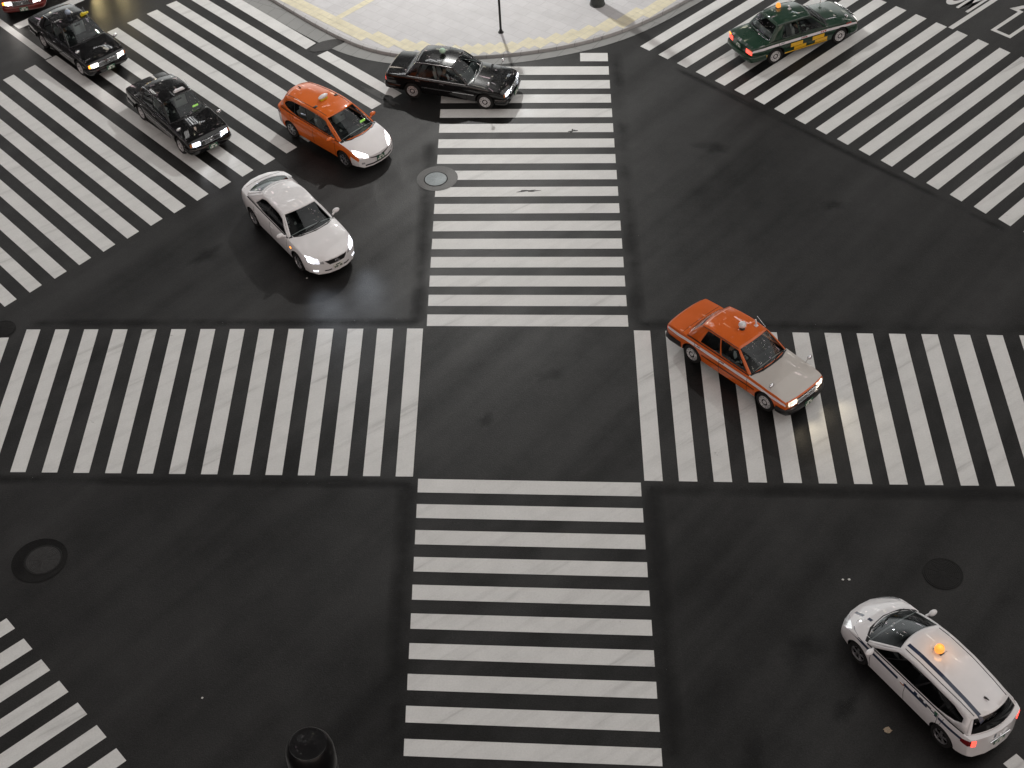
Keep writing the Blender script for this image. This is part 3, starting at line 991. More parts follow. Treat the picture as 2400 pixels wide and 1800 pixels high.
# roof lamps -------------------------------------------------------------
def lamp_egg(mat, x=-.35, y=0, tall=.2):
    def fn(root, rz):
        z = rz(x, y)
        b = MB(); b.lathe([(.09, 0), (.085, .02), (.05, .035), (.045, .06)], 18)
        b.lathe([(.045, .055), (.10, .10), (.115, .15), (.10, .20), (.055, .24), (.001, .25)], 20, mi=1)
        b.build('roof_lamp', [M['blacktrim'], M[mat]], root, loc=(x, y, z - .004))
    return fn


def lamp_wedge(mat, x=-.25, y=0, w=.42, h=.14, d=.15, extra=None):
    def fn(root, rz):
        z = rz(x, y)
        b = MB()
        b.box((0, 0, .012), (d * 1.1, w * .7, .024), .008)
        b.box((0, 0, .024 + h / 2), (d, w, h), .03, mi=1, taper=.72)
        b.build('roof_lamp', [M['blacktrim'], M[mat]], root, loc=(x, y, z - .004))
        if extra: extra(root, rz)
    return fn


def radio_fin(x, y, mat='p_stripe', h=.22):
    def fn(root, rz):
        z = rz(x, y)
        b = MB(); b.box((0, 0, .015), (.10, .10, .03), .01)
        b.tube([(0, 0, .02), (-.01, 0, h * .6), (-.04, 0, h)], [.032, .026, .020], 10)
        b.build('roof_aerial', M[mat], root, loc=(x, y, z - .004))
    return fn


def hybrid_wagon(name, pos, heading, label, group, P, *, lit=True, tails=False, beams=None, roof=None, style='five', plate=('plate', 'ink_w'), mirror=None, steer=0, led=False):
    S = WAGON
    root, bvh, gb, rails, objs = make_vehicle(name, S, P, pos, heading, label, group)
    add_wheels(root, S, style, steer)
    add_interior(root, S, True, True)
    wht = P.get('front_bumper', P['body'])
    patch('grille', M['blacktrim'], root, bvh, 'x+', [(-.40, .535), (-.15, .475), (0, .465), (.15, .475), (.40, .535)], [(-.40, .565), (-.15, .525), (0, .515), (.15, .525), (.40, .565)], 12, 2, .006)
    patch('air_intake', M['blacktrim'], root, bvh, 'x+', [(-.58, .275), (.58, .275)], [(-.60, .325), (.60, .325)], 14, 2, .006)
    b = MB(); b.torus((2.325, 0, .545), .05, .009, Matrix.Rotation(R(75), 4, 'Y') @ Matrix.Diagonal((.7, 1.25, 1, 1)), 18, 6)
    b.build('emblem', M['chrome'], root)
    for sg in (1, -1):
        f = (lambda q: q) if sg > 0 else mir
        patch('headlight', M['head'] if lit else M['lamp_off'], root, bvh, 'x+', f([(.47, .575), (.62, .60), (.76, .66), (.80, .73)]), f([(.45, .66), (.56, .735), (.68, .80), (.77, .825)]), 10, 5, .010)
        patch('fog_lamp', M['lamp_off'], root, bvh, 'x+', f([(.60, .36), (.70, .37)]), f([(.60, .43), (.70, .44)]), 3, 3, .006)
        patch('tail_light', M['tail'] if tails else M['red_off'], root, bvh, 'x-', f([(.645, .73), (.735, .735)]), f([(.65, .945), (.745, .945)]), 4, 6, .016)
        ax = 'y+' if sg > 0 else 'y-'
        patch('tail_light_side', M['red_off'], root, bvh, ax, [(-2.13, .76), (-1.90, .80)], [(-2.15, .95), (-1.90, .90)], 6, 4, .010)
        for x in S['doors']: seam(root, bvh, ax, [(x, .30), (x + .01, .60), (x, .965)])
        seam(root, bvh, ax, [(-1.20, .62), (-1.30, .72), (-1.36, .97)])
        for key, x in (('door.f', -.02), ('door.r', -1.02)):
            k = key + ('L' if sg > 0 else 'R')
            if k in objs: door_handle(objs[k], root, bvh, x, .86, sg, M[P['body']])
        b = MB()
        b.tube([(.98, sg * .83, .97), (.95, sg * .93, 1.0)], [.03, .035], 8)
        b.ball((.925, sg * 1.00, 1.025), (.075, .125, .07), 16)
        b.build('door_mirror', M[mirror or P['body']], root)
        # roof ditch moulding
        pts = [gb.ray_cast(Vector((x, sg * (tb(S['gh']['yt'], x) - .085), 4)), Vector((0, 0, -1)))[0] for x in np.linspace(.32, -1.85, 16)]
        chrome_tube(root, 'roof_moulding', pts, .010, 'blacktrim')
    seam(root, bvh, 'z', [(1.24, -.72), (1.50, -.40), (1.52, 0), (1.50, .40), (1.24, .72)]) if False else None
    wp = MB()
    wp.tube([(1.40, -.52, 1.03), (1.40, .0, 1.085), (1.31, .33, 1.13)], .011, 6)
    wp.tube([(1.40, .52, 1.03), (1.37, .20, 1.10)], .011, 6)
    wp.build('wiper', M['blacktrim'], root)
    patch('cowl_panel', M['blacktrim'], root, bvh, 'z', [(1.28, -.80), (1.48, -.48), (1.56, 0), (1.48, .48), (1.28, .80)], [(1.21, -.80), (1.23, -.48), (1.24, 0), (1.23, .48), (1.21, .80)], 16, 2, .004)
    b = MB(); b.tube([(-1.65, 0, 0), (-1.70, 0, .035), (-1.78, 0, .05)], [.03, .022, .010], 8)
    z = gb.ray_cast(Vector((-1.68, 0, 4)), Vector((0, 0, -1)))[0].z
    b.build('roof_fin', M['blacktrim'], root, loc=(0, 0, z - .006))
    number_plate(root, 2.335, .415, 1, M[plate[0]], M[plate[1]])
    number_plate(root, -2.305, .62, -1, M[plate[0]], M[plate[1]])
    b = MB(); b.box((-2.30, 0, .735), (.03, .62, .03), .01); b.build('tailgate_garnish', M['chrome'], root)
    b = MB(); b.torus((-2.30, 0, .82), .045, .009, Matrix.Rotation(R(90), 4, 'Y') @ Matrix.Diagonal((.75, 1.2, 1, 1)), 18, 6); b.build('rear_emblem', M['chrome'], root)
    b = MB(); b.tube([(-2.20, -.05, 1.10), (-2.13, .30, 1.20)], .010, 6); b.build('rear_wiper', M['blacktrim'], root)
    rz = lambda x, y=0: gb.ray_cast(Vector((x, y, 4)), Vector((0, 0, -1)))[0].z
    if led:
        b = MB(); b.box((1.08, .40, 1.12), (.03, .22, .08), .01); b.build('vacancy_sign', M['led'], root)
    if roof: roof(root, rz)
    if beams:
        for sg in (1, -1): beam(root, 2.30, sg * .62, .66, beams[0], beams[1])
    return root, bvh, gb, objs


def saloon(name, pos, heading, label, cat):
    S = SALOON
    P = dict(body='p_white', front_bumper='p_white', rear_bumper='p_white', dark_windows='01')
    root, bvh, gb, rails, objs = make_vehicle(name, S, P, pos, heading, label, None, cat)
    add_wheels(root, S, 'five', 0)
    add_interior(root, S, False, False)
    patch('grille', M['blacktrim'], root, bvh, 'x+', [(-.25, .515), (.25, .515)], [(-.38, .665), (.38, .665)], 12, 4, .008)
    b = MB()
    for i, z in enumerate((.49, .52, .55, .58)): pass
    b.torus((2.392, 0, .59), .055, .010, Matrix.Rotation(R(80), 4, 'Y') @ Matrix.Diagonal((.8, 1.2, 1, 1)), 18, 6)
    b.box((2.392, 0, .59), (.012, .07, .02), .004)
    b.build('emblem', M['chrome'], root)
    for sg in (1, -1):
        f = (lambda q: q) if sg > 0 else mir
        patch('headlight', M['head_xenon'], root, bvh, 'x+', f([(.53, .60), (.68, .62), (.80, .67)]), f([(.54, .735), (.68, .785), (.79, .80)]), 8, 5, .010)
        patch('inner_headlight', M['lamp_off'], root, bvh, 'x+', f([(.41, .575), (.52, .595)]), f([(.43, .68), (.53, .725)]), 6, 4, .010)
        patch('fog_lamp', M['head_xenon'], root, bvh, 'x+', f([(.60, .31), (.72, .32)]), f([(.60, .37), (.72, .375)]), 4, 3, .008)
        patch('air_intake', M['blacktrim'], root, bvh, 'x+', f([(.21, .295), (.42, .295)]), f([(.21, .335), (.42, .335)]), 4, 2, .006)
        patch('tail_light', M['tail'], root, bvh, 'x-', f([(.54, .74), (.76, .76)]), f([(.54, .86), (.76, .87)]), 6, 4, .012)
        ax = 'y+' if sg > 0 else 'y-'
        patch('tail_light_side', M['red_off'], root, bvh, ax, [(-2.36, .76), (-2.14, .80)], [(-2.36, .88), (-2.14, .87)], 5, 3, .010)
        patch('side_marker', M['turn'], root, bvh, ax, [(1.05, .69), (1.13, .69)], [(1.05, .73), (1.13, .73)], 3, 2, .010)
        for x in S['doors']: seam(root, bvh, ax, [(x, .30), (x + .01, .6), (x, .90)])
        for key, x in (('door.f', -.06), ('door.r', -1.04)):
            k = key + ('L' if sg > 0 else 'R')
            if k in objs: door_handle(objs[k], root, bvh, x, .80, sg, M['p_white'])
        b = MB()
        b.tube([(.80, sg * .83, .95), (.77, sg * .93, .99)], [.03, .035], 8)
        b.ball((.745, sg * 1.00, 1.015), (.075, .125, .075), 16)
        b.build('door_mirror', M['p_white'], root)
    seam(root, bvh, 'z', [(-2.12, -.70), (-2.16, -.3), (-2.16, .3), (-2.12, .70)])
    wp = MB()
    wp.tube([(1.12, -.46, 1.02), (1.05, .05, 1.07), (.98, .35, 1.09)], .010, 6)
    wp.build('wiper', M['blacktrim'], root)
    patch('cowl_panel', M['blacktrim'], root, bvh, 'z', [(.92, -.80), (1.12, -.48), (1.20, 0), (1.12, .48), (.92, .80)], [(.89, -.80), (.91, -.48), (.92, 0), (.91, .48), (.89, .80)], 16, 2, .003)
    number_plate(root, 2.395, .40, 1, M['plate_w'], M['ink'])
    number_plate(root, -2.515, .62, -1, M['plate_w'], M['ink'])
    for sg in (1, -1): beam(root, 2.40, sg * .66, .66, 85, (.80, .88, 1.0), 10, 110, 1.0, .6)
    return root


# ------------------------------------------------------------------ people
def make_driver():
    """a seated driver with hands on the wheel: one continuous skinned body"""
    J = [(-.02, 0, .10), (-.05, 0, .22), (-.10, 0, .38), (-.12, 0, .52), (-.115, 0, .60), (-.09, 0, .68), (-.075, 0, .775), (-.08, 0, .83)]
    rad = [.155, .135, .15, .135, .058, .070, .082, .05]
    E = [(i, i + 1) for i in range(len(J) - 1)]
    mats = [0] * len(J)
    for sg in (1, -1):
        b = len(J)
        pts = [((-.12, sg * .18, .50), .070), ((.02, sg * .24, .32), .050), ((.18, sg * .19, .36), .036), ((.235, sg * .17, .385), .028), ((.29, sg * .155, .40), .034), ((.33, sg * .13, .405), .020)]
        J += [p for p, _ in pts]; rad += [r for _, r in pts]
        E += [(3, b)] + [(b + i, b + i + 1) for i in range(len(pts) - 1)]
        b = len(J)
        pts = [((.05, sg * .10, .09), .10), ((.40, sg * .13, .14), .075), ((.62, sg * .12, -.15), .055), ((.66, sg * .12, -.26), .045), ((.78, sg * .12, -.30), .035)]
        J += [p for p, _ in pts]; rad += [r for _, r in pts]
        E += [(0, b)] + [(b + i, b + i + 1) for i in range(len(pts) - 1)]
    me = bpy.data.meshes.new('person'); me.from_pydata(J, E, [])
    o = bpy.data.objects.new('person', me); COL.objects.link(o)
    md = o.modifiers.new('skin', 'SKIN'); md.use_smooth_shade = True
    if not me.skin_vertices: 
        bpy.context.view_layer.objects.active = o
    sv = me.skin_vertices[0].data
    for v, r in zip(sv, rad): v.radius = (r, r)
    sv[0].use_root = True
    sub = o.modifiers.new('sub', 'SUBSURF'); sub.levels = 2; sub.render_levels = 2
    dg = bpy.context.evaluated_depsgraph_get(); dg.update()
    m2 = bpy.data.meshes.new_from_object(o.evaluated_get(dg))
    bpy.data.objects.remove(o)
    # nose, brow and chin drawn out of the head's own surface
    for v in m2.vertices:
        c = v.co
        if c.z > .64 and c.x > -.05:
            w = max(0, 1 - abs(c.y) / .022) * max(0, 1 - abs(c.z - .735) / .035); c.x += .022 * w
            w = max(0, 1 - abs(c.y) / .05) * max(0, 1 - abs(c.z - .668) / .02); c.x += .010 * w
    for mm in (M['suit'], M['skin'], M['shirt'], M['sky_glove']): m2.materials.append(mm)
    for p in m2.polygons:
        c = p.center
        k = 0
        if c.z > .575: k = 1
        elif c.x > .225 and c.z > .3: k = 3
        elif abs(c.y) < .045 and c.x > -.02 and c.z > .3 and c.z < .575: k = 2
        p.material_index = k
        p.use_smooth = True
    o = bpy.data.objects.new('person', m2); COL.objects.link(o)
    h = MB()
    h.ball((-.095, 0, .79), (.092, .088, .078), 18)
    h.box((-.125, 0, .735), (.085, .165, .10), .035)
    hair = h.build('hair', M['hair'], o)
    e = MB(); e.box((.004, 0, .692), (.006, .045, .007), .002); e.build('mouth', M['hair'], o)
    for sg in (1, -1):
        e = MB(); e.ball((-.005, sg * .030, .752), (.006, .012, .006), 8); e.build('eye', M['hair'], o)
    for sg in (1, -1):
        a = MB(); a.ball((-.09, sg * .088, .742), (.020, .010, .030), 8); a.build('ear', M['skin'], o)
        f = MB()
        for i in range(4):
            q = Vector((.325, sg * (.165 - .022 * i), .405 - .003 * i))
            ln = (.9, 1.05, 1.0, .8)[i]
            f.tube([q, q + Vector((.035 * ln, -sg * .004, .012)), q + Vector((.050 * ln, -sg * .008, -.012)), q + Vector((.032 * ln, -sg * .010, -.032))], [.010, .0095, .009, .007], 6)
        q = Vector((.285, sg * .125, .405)); f.tube([q, q + Vector((.02, -sg * .03, .02)), q + Vector((.05, -sg * .035, .005))], [.012, .011, .008], 6)
        f.build('fingers', M['sky_glove'], o)
    return o


def copy_tree(o, parent=None):
    c = o.copy(); COL.objects.link(c)
    if parent: c.parent = parent
    for ch in list(o.children): copy_tree(ch, c)
    return c


# ------------------------------------------------------------------ ground
def sheet(name, quads, z, mat, kind='structure', label=None, cat=None, group=None, parent=None):
    v = []; f = []
    for q in quads:
        b = len(v); v += [(x, y, z) for x, y in q]
        fl = tuple(range(b, b + len(q)))
        a = sum(q[i][0] * q[(i + 1) % len(q)][1] - q[(i + 1) % len(q)][0] * q[i][1] for i in range(len(q)))
        f.append(fl if a > 0 else fl[::-1])
    o = mesh_obj(name, v, f, mat, parent, angle=None)
    return tag(o, label, cat, group, kind)


def curve_pts(P, n=70, smooth=4):
    P = np.array(P, float); s = np.r_[0, np.cumsum(np.hypot(*np.diff(P, axis=0).T))]
    t = np.linspace(0, s[-1], n)
    Q = np.stack([np.interp(t, s, P[:, i]) for i in (0, 1)], 1)
    for _ in range(smooth):
        Q[1:-1] = (Q[:-2] + 2 * Q[1:-1] + Q[2:]) / 4
    return Q


def offset_curve(Q, d):
    T = np.gradient(Q, axis=0); T /= np.linalg.norm(T, axis=1)[:, None]
    return Q + np.stack([-T[:, 1], T[:, 0]], 1) * d


def band(name, A, B, za, zb, mat, parent=None, **kw):
    n = len(A)
    v = [(p[0], p[1], za) for p in A] + [(p[0], p[1], zb) for p in B]
    f = [(i, i + 1, n + i + 1, n + i) for i in range(n - 1)]
    o = mesh_obj(name, v, f, mat, parent, angle=None)
    bm = bmesh.new(); bm.from_mesh(o.data); bm.normal_update()
    for fc in bm.faces:
        if fc.normal.z < -.001: fc.normal_flip()
    bm.to_mesh(o.data); bm.free()
    return tag(o, **kw)


def seal_strip(road, p0, p1, w):
    """worn dark sealant band beside a crossing"""
    a = Vector(p0); b = Vector(p1); d = (b - a).normalized(); n = Vector((-d.y, d.x)) * w / 2
    me = bpy.data.meshes.new('seal_strip')
    ptsv = [a - n, a + n, b + n, b - n]
    me.from_pydata([(p.x, p.y, .003) for p in ptsv], [], [(3, 2, 1, 0)] if False else [(0, 3, 2, 1)])
    uv = me.uv_layers.new(name='UVMap')
    co = {0: (0, 0), 1: (1, 0), 2: (1, 1), 3: (0, 1)}
    for lp in me.loops: uv.data[lp.index].uv = co[lp.vertex_index]
    me.materials.append(M['seal'])
    o = bpy.data.objects.new('seal_strip', me); COL.objects.link(o); o.parent = road
    return o


def blob(cx, cy, rx, ry, ang=0, n=28, jag=.12, seed=0):
    rnd = random.Random(seed); out = []
    ph = [rnd.uniform(0, 6.28) for _ in range(5)]
    for i in range(n):
        t = 2 * math.pi * i / n
        k = 1 + jag * sum(math.sin((j + 2) * t + ph[j]) for j in range(5)) / 2.5
        x, y = rx * k * math.cos(t), ry * k * math.sin(t)
        out.append((cx + x * math.cos(ang) - y * math.sin(ang), cy + x * math.sin(ang) + y * math.cos(ang)))
    return out


def disc(cx, cy, r, n=40): return [(cx + r * math.cos(2 * math.pi * i / n), cy + r * math.sin(2 * math.pi * i / n)) for i in range(n)]


def manhole(pos, r_out, r_lid, ring_mat, lid_mat, label, off=(0, 0), holes=True):
    root = empty('manhole_cover', (pos[0], pos[1], 0)); tag(root, label, 'manhole cover', 'manhole covers in the roadway')
    if r_out:
        v = [(x, y, .010) for x, y in disc(off[0], off[1], r_out)]
        mesh_obj('surround', v, [tuple(range(len(v)))], M[ring_mat], root, angle=None)
    b = MB()
    b.lathe([(r_lid * 1.10, .010), (r_lid * 1.09, .018), (r_lid * 1.02, .018), (r_lid * 1.01, .012)], 40)
    b.build('frame', M['iron'], root)
    b = MB()
    pr = [(r_lid, .010)]
    for i in range(9):
        a = r_lid * (1 - i / 9.0)
        pr += [(a * .985, .018), (a * .93, .018), (a * .92, .013)]
    pr += [(.0001, .013)]
    b.lathe(pr, 40)
    b.lathe([(.05, .013), (.05, .019), (.0001, .019)], 16)
    for i in range(12):
        t = 2 * math.pi * i / 12
        b.box((math.cos(t) * r_lid * .55, math.sin(t) * r_lid * .55, .0165), (r_lid * .7, .018, .008), rot=Matrix.Rotation(t, 3, 'Z'))
    b.build('lid', M[lid_mat], root)
    return root


# ================================================================== the place
Q = {
    'near': [[[-2.747,27.832],[3.303,27.138],[3.27,26.645],[-2.766,27.336]],[[-2.786,26.919],[3.256,26.222],[3.224,25.731],[-2.805,26.428]],[[-2.825,26.007],[3.209,25.306],[3.178,24.818],[-2.843,25.519]],[[-2.865,25.095],[3.163,24.39],[3.132,23.904],[-2.882,24.611]],[[-2.904,24.183],[3.116,23.475],[3.086,22.99],[-2.921,23.702]],[[-2.943,23.271],[3.07,22.559],[3.04,22.076],[-2.959,22.794]],[[-2.982,22.359],[3.023,21.643],[2.994,21.163],[-2.998,21.885]],[[-3.022,21.447],[2.976,20.727],[2.947,20.249],[-3.037,20.977]],[[-3.061,20.534],[2.93,19.811],[2.901,19.335],[-3.075,20.068]],[[-3.1,19.622],[2.883,18.895],[2.855,18.422],[-3.114,19.16]],[[-3.14,18.71],[2.837,17.98],[2.809,17.508],[-3.153,18.251]],[[-3.179,17.798],[2.79,17.064],[2.763,16.594],[-3.191,17.343]],[[-3.218,16.886],[2.743,16.148],[2.717,15.68],[-3.23,16.434]],[[-3.257,15.974],[2.697,15.232],[2.671,14.767],[-3.269,15.526]]],
    'far': [[[3.377,48.681],[4.396,48.557],[4.359,47.997],[3.34,48.121]],[[-1.753,48.375],[4.349,47.651],[4.313,47.099],[-1.789,47.823]],[[-1.798,47.453],[4.302,46.743],[4.267,46.199],[-1.833,46.908]],[[-1.843,46.53],[4.255,45.835],[4.22,45.297],[-1.877,45.993]],[[-1.888,45.609],[4.208,44.925],[4.174,44.393],[-1.922,45.077]],[[-1.933,44.687],[4.161,44.015],[4.128,43.488],[-1.966,44.161]],[[-1.979,43.767],[4.114,43.103],[4.081,42.581],[-2.011,43.245]],[[-2.025,42.847],[4.066,42.191],[4.035,41.672],[-2.056,42.328]],[[-2.07,41.927],[4.019,41.277],[3.988,40.762],[-2.101,41.412]],[[-2.117,41.008],[3.972,40.363],[3.942,39.85],[-2.149,40.472]],[[-2.163,40.089],[3.925,39.447],[3.895,38.936],[-2.194,39.556]],[[-2.209,39.171],[3.878,38.531],[3.849,38.021],[-2.239,38.641]],[[-2.256,38.254],[3.831,37.614],[3.802,37.103],[-2.285,37.725]],[[-2.303,37.337],[3.784,36.695],[3.755,36.184],[-2.33,36.81]],[[-2.35,36.42],[3.736,35.776],[3.709,35.264],[-2.375,35.894]],[[-2.397,35.504],[3.689,34.856],[3.662,34.342],[-2.42,34.979]],[[-2.444,34.589],[3.642,33.934],[3.615,33.418],[-2.465,34.063]]],
    'left': [[[-3.063,34.008],[-2.579,33.957],[-2.891,27.928],[-3.37,27.976]],[[-3.971,34.096],[-3.491,34.046],[-3.799,28.025],[-4.274,28.073]],[[-4.879,34.185],[-4.402,34.135],[-4.707,28.123],[-5.179,28.169]],[[-5.786,34.273],[-5.314,34.225],[-5.615,28.22],[-6.084,28.266]],[[-6.694,34.362],[-6.225,34.314],[-6.523,28.317],[-6.989,28.363]],[[-7.602,34.451],[-7.137,34.403],[-7.431,28.415],[-7.893,28.459]],[[-8.51,34.539],[-8.048,34.492],[-8.339,28.512],[-8.798,28.556]],[[-9.418,34.628],[-8.96,34.581],[-9.247,28.609],[-9.703,28.653]],[[-10.325,34.716],[-9.871,34.671],[-10.155,28.707],[-10.608,28.749]],[[-11.233,34.805],[-10.783,34.76],[-11.063,28.804],[-11.513,28.846]],[[-12.141,34.893],[-11.694,34.849],[-11.971,28.901],[-12.417,28.942]],[[-13.049,34.982],[-12.606,34.938],[-12.879,28.999],[-13.322,29.039]],[[-13.957,35.071],[-13.517,35.028],[-13.787,29.096],[-14.227,29.136]],[[-14.864,35.159],[-14.429,35.117],[-14.695,29.193],[-15.132,29.232]],[[-15.789,34.881],[-15.356,34.839],[-15.603,29.291],[-16.036,29.329]],[[-16.696,34.97],[-16.268,34.929],[-16.511,29.388],[-16.941,29.425]],[[-17.604,35.059],[-17.179,35.019],[-17.418,29.485],[-17.846,29.522]],[[-18.512,35.148],[-18.09,35.109],[-18.326,29.583],[-18.751,29.619]],[[-19.419,35.237],[-19.001,35.198],[-19.234,29.68],[-19.656,29.715]]],
    'right': [[[3.757,33.234],[4.241,33.174],[3.903,27.14],[3.409,27.199]],[[4.691,33.122],[5.173,33.061],[4.83,27.037],[4.339,27.095]],[[5.625,33.01],[6.105,32.948],[5.758,26.934],[5.269,26.99]],[[6.559,32.897],[7.037,32.835],[6.686,26.831],[6.199,26.886]],[[7.493,32.785],[7.969,32.722],[7.613,26.729],[7.129,26.781]],[[8.426,32.672],[8.901,32.609],[8.541,26.626],[8.059,26.677]],[[9.36,32.56],[9.833,32.497],[9.469,26.523],[8.989,26.572]],[[10.294,32.448],[10.764,32.384],[10.396,26.42],[9.918,26.468]],[[11.228,32.335],[11.696,32.271],[11.324,26.318],[10.848,26.363]],[[12.162,32.223],[12.628,32.158],[12.251,26.215],[11.778,26.259]],[[13.096,32.11],[13.56,32.045],[13.179,26.112],[12.708,26.154]],[[14.03,31.998],[14.492,31.933],[14.107,26.009],[13.638,26.05]],[[14.964,31.886],[15.424,31.82],[15.034,25.907],[14.568,25.945]],[[15.898,31.773],[16.356,31.707],[15.962,25.804],[15.498,25.841]],[[16.831,31.661],[17.288,31.594],[16.89,25.701],[16.428,25.736]],[[17.765,31.548],[18.219,31.481],[17.817,25.598],[17.357,25.631]],[[18.699,31.436],[19.151,31.368],[18.745,25.496],[18.287,25.527]],[[19.633,31.324],[20.083,31.256],[19.673,25.393],[19.217,25.422]]],
    'upper_left': [[[-11.69,55.12],[-4.024,46.214],[-4.363,45.907],[-12.075,54.856]],[[-12.397,54.536],[-4.762,45.632],[-5.104,45.317],[-12.778,54.266]],[[-13.104,53.953],[-5.496,45.048],[-5.841,44.727],[-13.481,53.675]],[[-13.812,53.369],[-6.228,44.462],[-6.575,44.134],[-14.184,53.085]],[[-14.519,52.786],[-6.956,43.874],[-7.305,43.541],[-14.886,52.494]],[[-15.226,52.202],[-7.681,43.283],[-8.031,42.946],[-15.589,51.904]],[[-15.933,51.618],[-8.403,42.691],[-8.753,42.35],[-16.292,51.313]],[[-16.641,51.035],[-9.122,42.096],[-9.471,41.752],[-16.994,50.723]],[[-17.348,50.451],[-9.838,41.499],[-10.186,41.153],[-17.697,50.133]],[[-18.055,49.868],[-10.551,40.9],[-10.898,40.553],[-18.4,49.542]],[[-18.762,49.284],[-11.261,40.298],[-11.605,39.952],[-19.102,48.952]],[[-19.47,48.701],[-11.967,39.695],[-12.309,39.349],[-19.805,48.361]],[[-20.177,48.117],[-12.671,39.089],[-13.009,38.745],[-20.508,47.771]],[[-20.884,47.534],[-13.371,38.481],[-13.705,38.139],[-21.21,47.181]],[[-21.592,46.95],[-14.069,37.871],[-14.398,37.532],[-21.913,46.59]],[[-22.299,46.366],[-14.763,37.259],[-15.087,36.924],[-22.616,46.0]],[[-23.006,45.783],[-15.454,36.644],[-15.772,36.315],[-23.318,45.409]],[[-23.713,45.199],[-16.142,36.028],[-16.453,35.704],[-24.021,44.819]],[[-24.421,44.616],[-16.827,35.409],[-17.131,35.092],[-24.724,44.228]],[[-25.128,44.032],[-17.509,34.788],[-17.805,34.479],[-25.426,43.638]]],
    'ul5': [[[-10.982,55.703],[-6.601,50.64],[-6.961,50.247],[-11.373,55.446]],[[-6.141,50.021],[-3.283,46.793],[-3.619,46.495],[-6.513,49.739]]],
    'upper_right': [[[5.647,48.857],[11.984,54.465],[12.325,54.133],[5.952,48.516]],[[6.254,48.207],[12.59,53.797],[12.927,53.461],[6.558,47.86]],[[6.86,47.553],[13.196,53.13],[13.529,52.789],[7.164,47.201]],[[7.465,46.895],[13.802,52.462],[14.13,52.117],[7.769,46.539]],[[8.069,46.234],[14.408,51.794],[14.732,51.445],[8.373,45.873]],[[8.673,45.57],[15.014,51.127],[15.334,50.773],[8.976,45.204]],[[9.276,44.901],[15.62,50.459],[15.935,50.102],[9.577,44.531]],[[9.879,44.229],[16.226,49.792],[16.537,49.43],[10.178,43.855]],[[10.48,43.553],[16.833,49.124],[17.139,48.758],[10.779,43.175]],[[11.081,42.874],[17.439,48.457],[17.74,48.086],[11.378,42.492]],[[11.681,42.191],[18.045,47.789],[18.342,47.414],[11.976,41.805]],[[12.28,41.504],[18.651,47.121],[18.944,46.742],[12.573,41.115]],[[12.878,40.813],[19.257,46.454],[19.545,46.07],[13.169,40.422]],[[13.476,40.119],[19.863,45.786],[20.147,45.398],[13.765,39.724]],[[14.073,39.421],[20.469,45.119],[20.749,44.726],[14.359,39.024]],[[14.669,38.72],[21.075,44.451],[21.35,44.054],[14.953,38.32]],[[15.265,38.015],[21.682,43.784],[21.952,43.382],[15.545,37.612]],[[15.86,37.306],[22.288,43.116],[22.554,42.71],[16.137,36.902]],[[16.454,36.593],[22.894,42.448],[23.155,42.039],[16.727,36.187]],[[17.047,35.877],[23.5,41.781],[23.757,41.367],[17.317,35.469]],[[17.639,35.157],[24.106,41.113],[24.359,40.695],[17.906,34.748]],[[18.231,34.434],[24.712,40.446],[24.96,40.023],[18.494,34.023]],[[18.822,33.706],[25.318,39.778],[25.562,39.351],[19.081,33.295]],[[19.412,32.975],[25.924,39.111],[26.164,38.679],[19.667,32.563]]],
    'lower_left': [[[-21.625,23.02],[-16.165,27.401],[-15.887,27.07],[-21.347,22.689]],[[-21.059,22.339],[-15.599,26.719],[-15.32,26.385],[-20.78,22.005]],[[-20.493,21.657],[-15.033,26.037],[-14.754,25.701],[-20.213,21.32]],[[-19.927,20.975],[-14.467,25.356],[-14.187,25.016],[-19.647,20.636]],[[-19.362,20.294],[-13.902,24.674],[-13.62,24.332],[-19.08,19.951]],[[-18.796,19.612],[-13.336,23.992],[-13.053,23.647],[-18.513,19.267]],[[-18.23,18.93],[-12.77,23.311],[-12.486,22.963],[-17.946,18.582]],[[-17.664,18.249],[-12.204,22.629],[-11.919,22.278],[-17.379,17.898]],[[-17.098,17.567],[-11.638,21.947],[-11.352,21.594],[-16.812,17.213]],[[-16.533,16.885],[-11.073,21.266],[-10.785,20.909],[-16.245,16.529]],[[-15.967,16.204],[-10.507,20.584],[-10.218,20.225],[-15.678,15.844]],[[-15.401,15.522],[-9.941,19.902],[-9.651,19.54],[-15.111,15.16]],[[-14.835,14.84],[-9.375,19.221],[-9.085,18.856],[-14.545,14.475]],[[-14.27,14.159],[-8.81,18.539],[-8.518,18.171],[-13.978,13.791]],[[-13.704,13.477],[-8.244,17.857],[-7.951,17.487],[-13.411,13.107]],[[-13.138,12.795],[-7.678,17.176],[-7.384,16.803],[-12.844,12.422]],[[-12.572,12.114],[-7.112,16.494],[-6.817,16.118],[-12.277,11.738]],[[-12.006,11.432],[-6.547,15.812],[-6.25,15.434],[-11.71,11.053]],[[-11.441,10.75],[-5.981,15.131],[-5.683,14.749],[-11.143,10.369]]]}

road = mesh_obj('road', [(-260, -200, 0), (260, -200, 0), (260, 320, 0), (-260, 320, 0)], [(0, 1, 2, 3)], M['asphalt'], angle=None)
tag(road, 'dark worn asphalt roadway filling the whole crossing', 'road', kind='structure')

